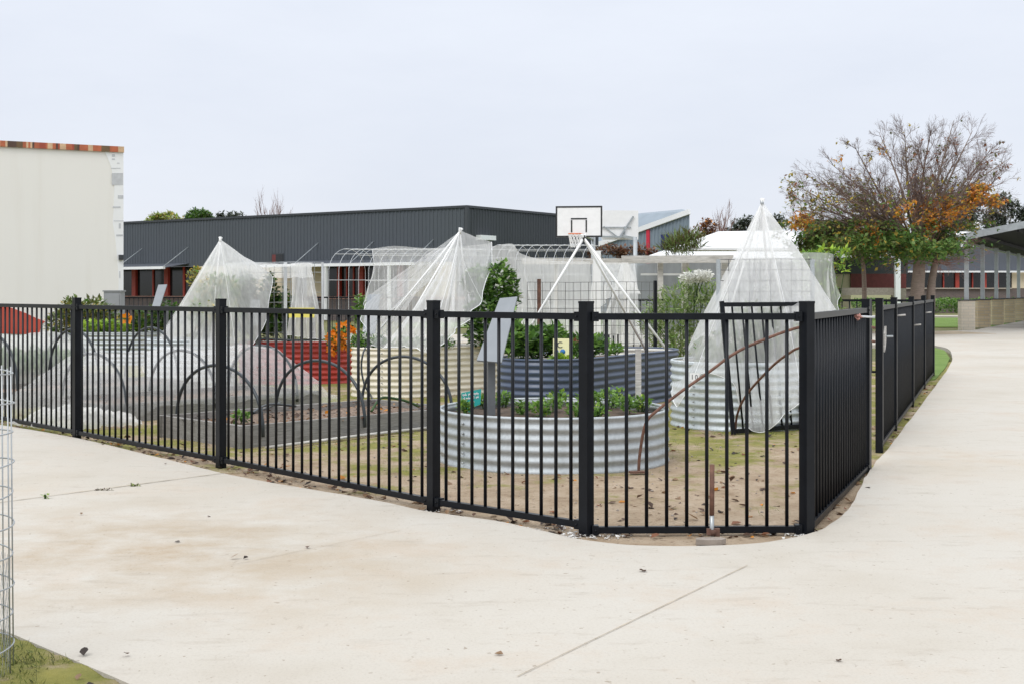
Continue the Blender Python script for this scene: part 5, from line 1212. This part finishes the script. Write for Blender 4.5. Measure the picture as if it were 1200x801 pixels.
clump_tree('round_tree', 'broad yellow green tree top behind the hall, leftmost of three', gb_(193,95), dome(193,261,95,26,15,8), 4200, .26, FOLI('lf_fen2','lf_ye','lf_lime'), 1, tr=.25)
clump_tree('round_tree', 'dark green dome of a tree behind the hall roof', gb_(234,95), dome(234,256,95,18,15,8), 4200, .24, FOLI('lf_green','lf_lt','lf_dk'), 2, tr=.25)
clump_tree('round_tree', 'small grey green tree top behind the hall, right of the dark dome', gb_(274,100), dome(276,259,100,14,13,5)+[blob(259,254,100,5,5)], 1700, .30, FOLI('lf_gum','lf_gumd'), 3, tr=.22)
def bare_tree(name, label, px, Y, top, spread, m, seed, n=9, kids=(7,5), th=.09):
    r = random.Random(seed); base = gb_(px,Y); root = thing(name, base, label, 'tree'); b = MB(); hgt = H-(top-HZ)*Y/F
    b.tube([base, base+V((0,0,hgt*.4))], [th*2,th*1.3], 8); b.build('trunk', M['bark'], root); b = MB()
    for i in range(n):
        a = 6.283*i/n+r.random(); s = spread*Y/1500*(.3+.7*r.random())
        d = V((math.cos(a)*s, math.sin(a)*s, hgt*.55)); tip_tubes(b, base+V((0,0,hgt*(.35+.1*r.random()))), d, d.length*(.85+.25*r.random()), th*.8, 2, r, .06, .07, 5, 3, kids, .35, None, .42)
    b.build('branches', M[m], root); return root
bare_tree('bare_tree', 'bare reddish twigged tree showing above the hall roof', 318, 90, 236, 24, 'twigr', 4, 11, (7,5), .09)
bare_tree('bare_tree', 'bare brown tree rising behind the russet tree by the skillion building', 846, 85, 252, 10, 'twigr', 5, 8)
clump_tree('russet_tree', 'russet leaved tree at the end of the blue grey building', gb_(828,88), [blob(822,274,88,12,12),blob(834,268,88,10,12),blob(826,262,88,7,8),blob(840,278,88,10,8)], 1500, .22, FOLI('lf_rust','lf_br','lf_or'), 6, tr=.15)
clump_tree('round_tree', 'dark tree behind the peak of the big netted pyramid', gb_(885,110), [blob(868,266,110,12,10),blob(880,262,110,12,10),blob(896,262,110,14,12),blob(910,262,110,12,12),blob(858,272,110,10,6)], 2600, .32, FOLI('lf_gumd','lf_gum'), 7, tr=.25)
for j, (px, lb) in enumerate(((712,'left'),(748,'right'))):
    clump_tree('russet_shrub', 'low russet shrub below the '+('backboards' if j == 0 else 'crimson stripe'), gb_(px,62), [blob(px-14,296,62,12,8),blob(px+2,293,62,12,8),blob(px+14,297,62,11,7)], 900, .18, FOLI('lf_rust','lf_tan','lf_br'), 8+j, tr=.06, cat='shrub')
foliage('spiky_shrub', 'spiky olive shrub in front of the low white roof', 'shrub', [(PT(798,288,40),(.42,.4,.34)), (PT(812,286,40),(.32,.3,.34)), (PT(786,294,40),(.3,.3,.25))], 900, .36, .03, FOLI('lf_olive','lf_fen','lf_br'), 61, 12, up=1.4, base=V((5.3,40,0)))
for (px, Y, top, lab, seed, cl_) in ((1128,130,218,'tall dark gum tree behind the autumn tree',31,[(1118,246,14,24),(1132,236,15,18),(1140,256,13,22),(1122,266,16,16),(1146,232,9,10)]),
    (1172,140,226,'pale grey gum tree above the covered walk roof',32,[(1166,240,10,12),(1178,234,9,9),(1160,258,10,12),(1176,256,12,12),(1188,244,8,10),(1168,272,16,10)]),
    (1205,140,236,'darker gum tree at the far right above the walkway roof',33,[(1200,258,10,14),(1192,268,10,8),(1212,250,14,14)])):
    clump_tree('gum_tree', lab, gb_(px,Y), [blob(a,b_,Y,c_,d_) for a,b_,c_,d_ in cl_], 3000, .42, FOLI('lf_gum','lf_gumd','lf_gum'), seed, trunk='gumbark', tr=.35)
# crumpled end of the tunnel net, bunched on the soil
def bunch(a, b):
    c = V((-4.05,11.9,0)); x = (a-.5)*.95; y = (b-.5)*.80
    env = max(0, 1-(2*a-1)**2)*max(0, 1-(2*b-1)**2)
    rid = lambda f, k: 1-2*abs(noise.noise(V((x*f+.4*noise.noise(V((x*9,y*9,k))),y*f*1.3,k))))
    n1 = .9*noise.noise(V((x*3.2,y*4,5)))+.55*rid(4,2)+.32*rid(9,7)+.10*rid(20,4)-.5
    p = c+W_*x*(1+.12*n1)+U*(y*(1+.15*n1))
    return V((p.x,p.y,.02+.15*env**.55*(1+.45*n1)+.05*abs(n1)*(1-env)))
b = MB(); b.grid(bunch, 130, 110)
tag(b.build('net_heap', M['net_c'], org=(-4.02,12.05,0)), 'crumpled heap of white net on the ground behind the second fence post', 'bird net', 'white garden nets')
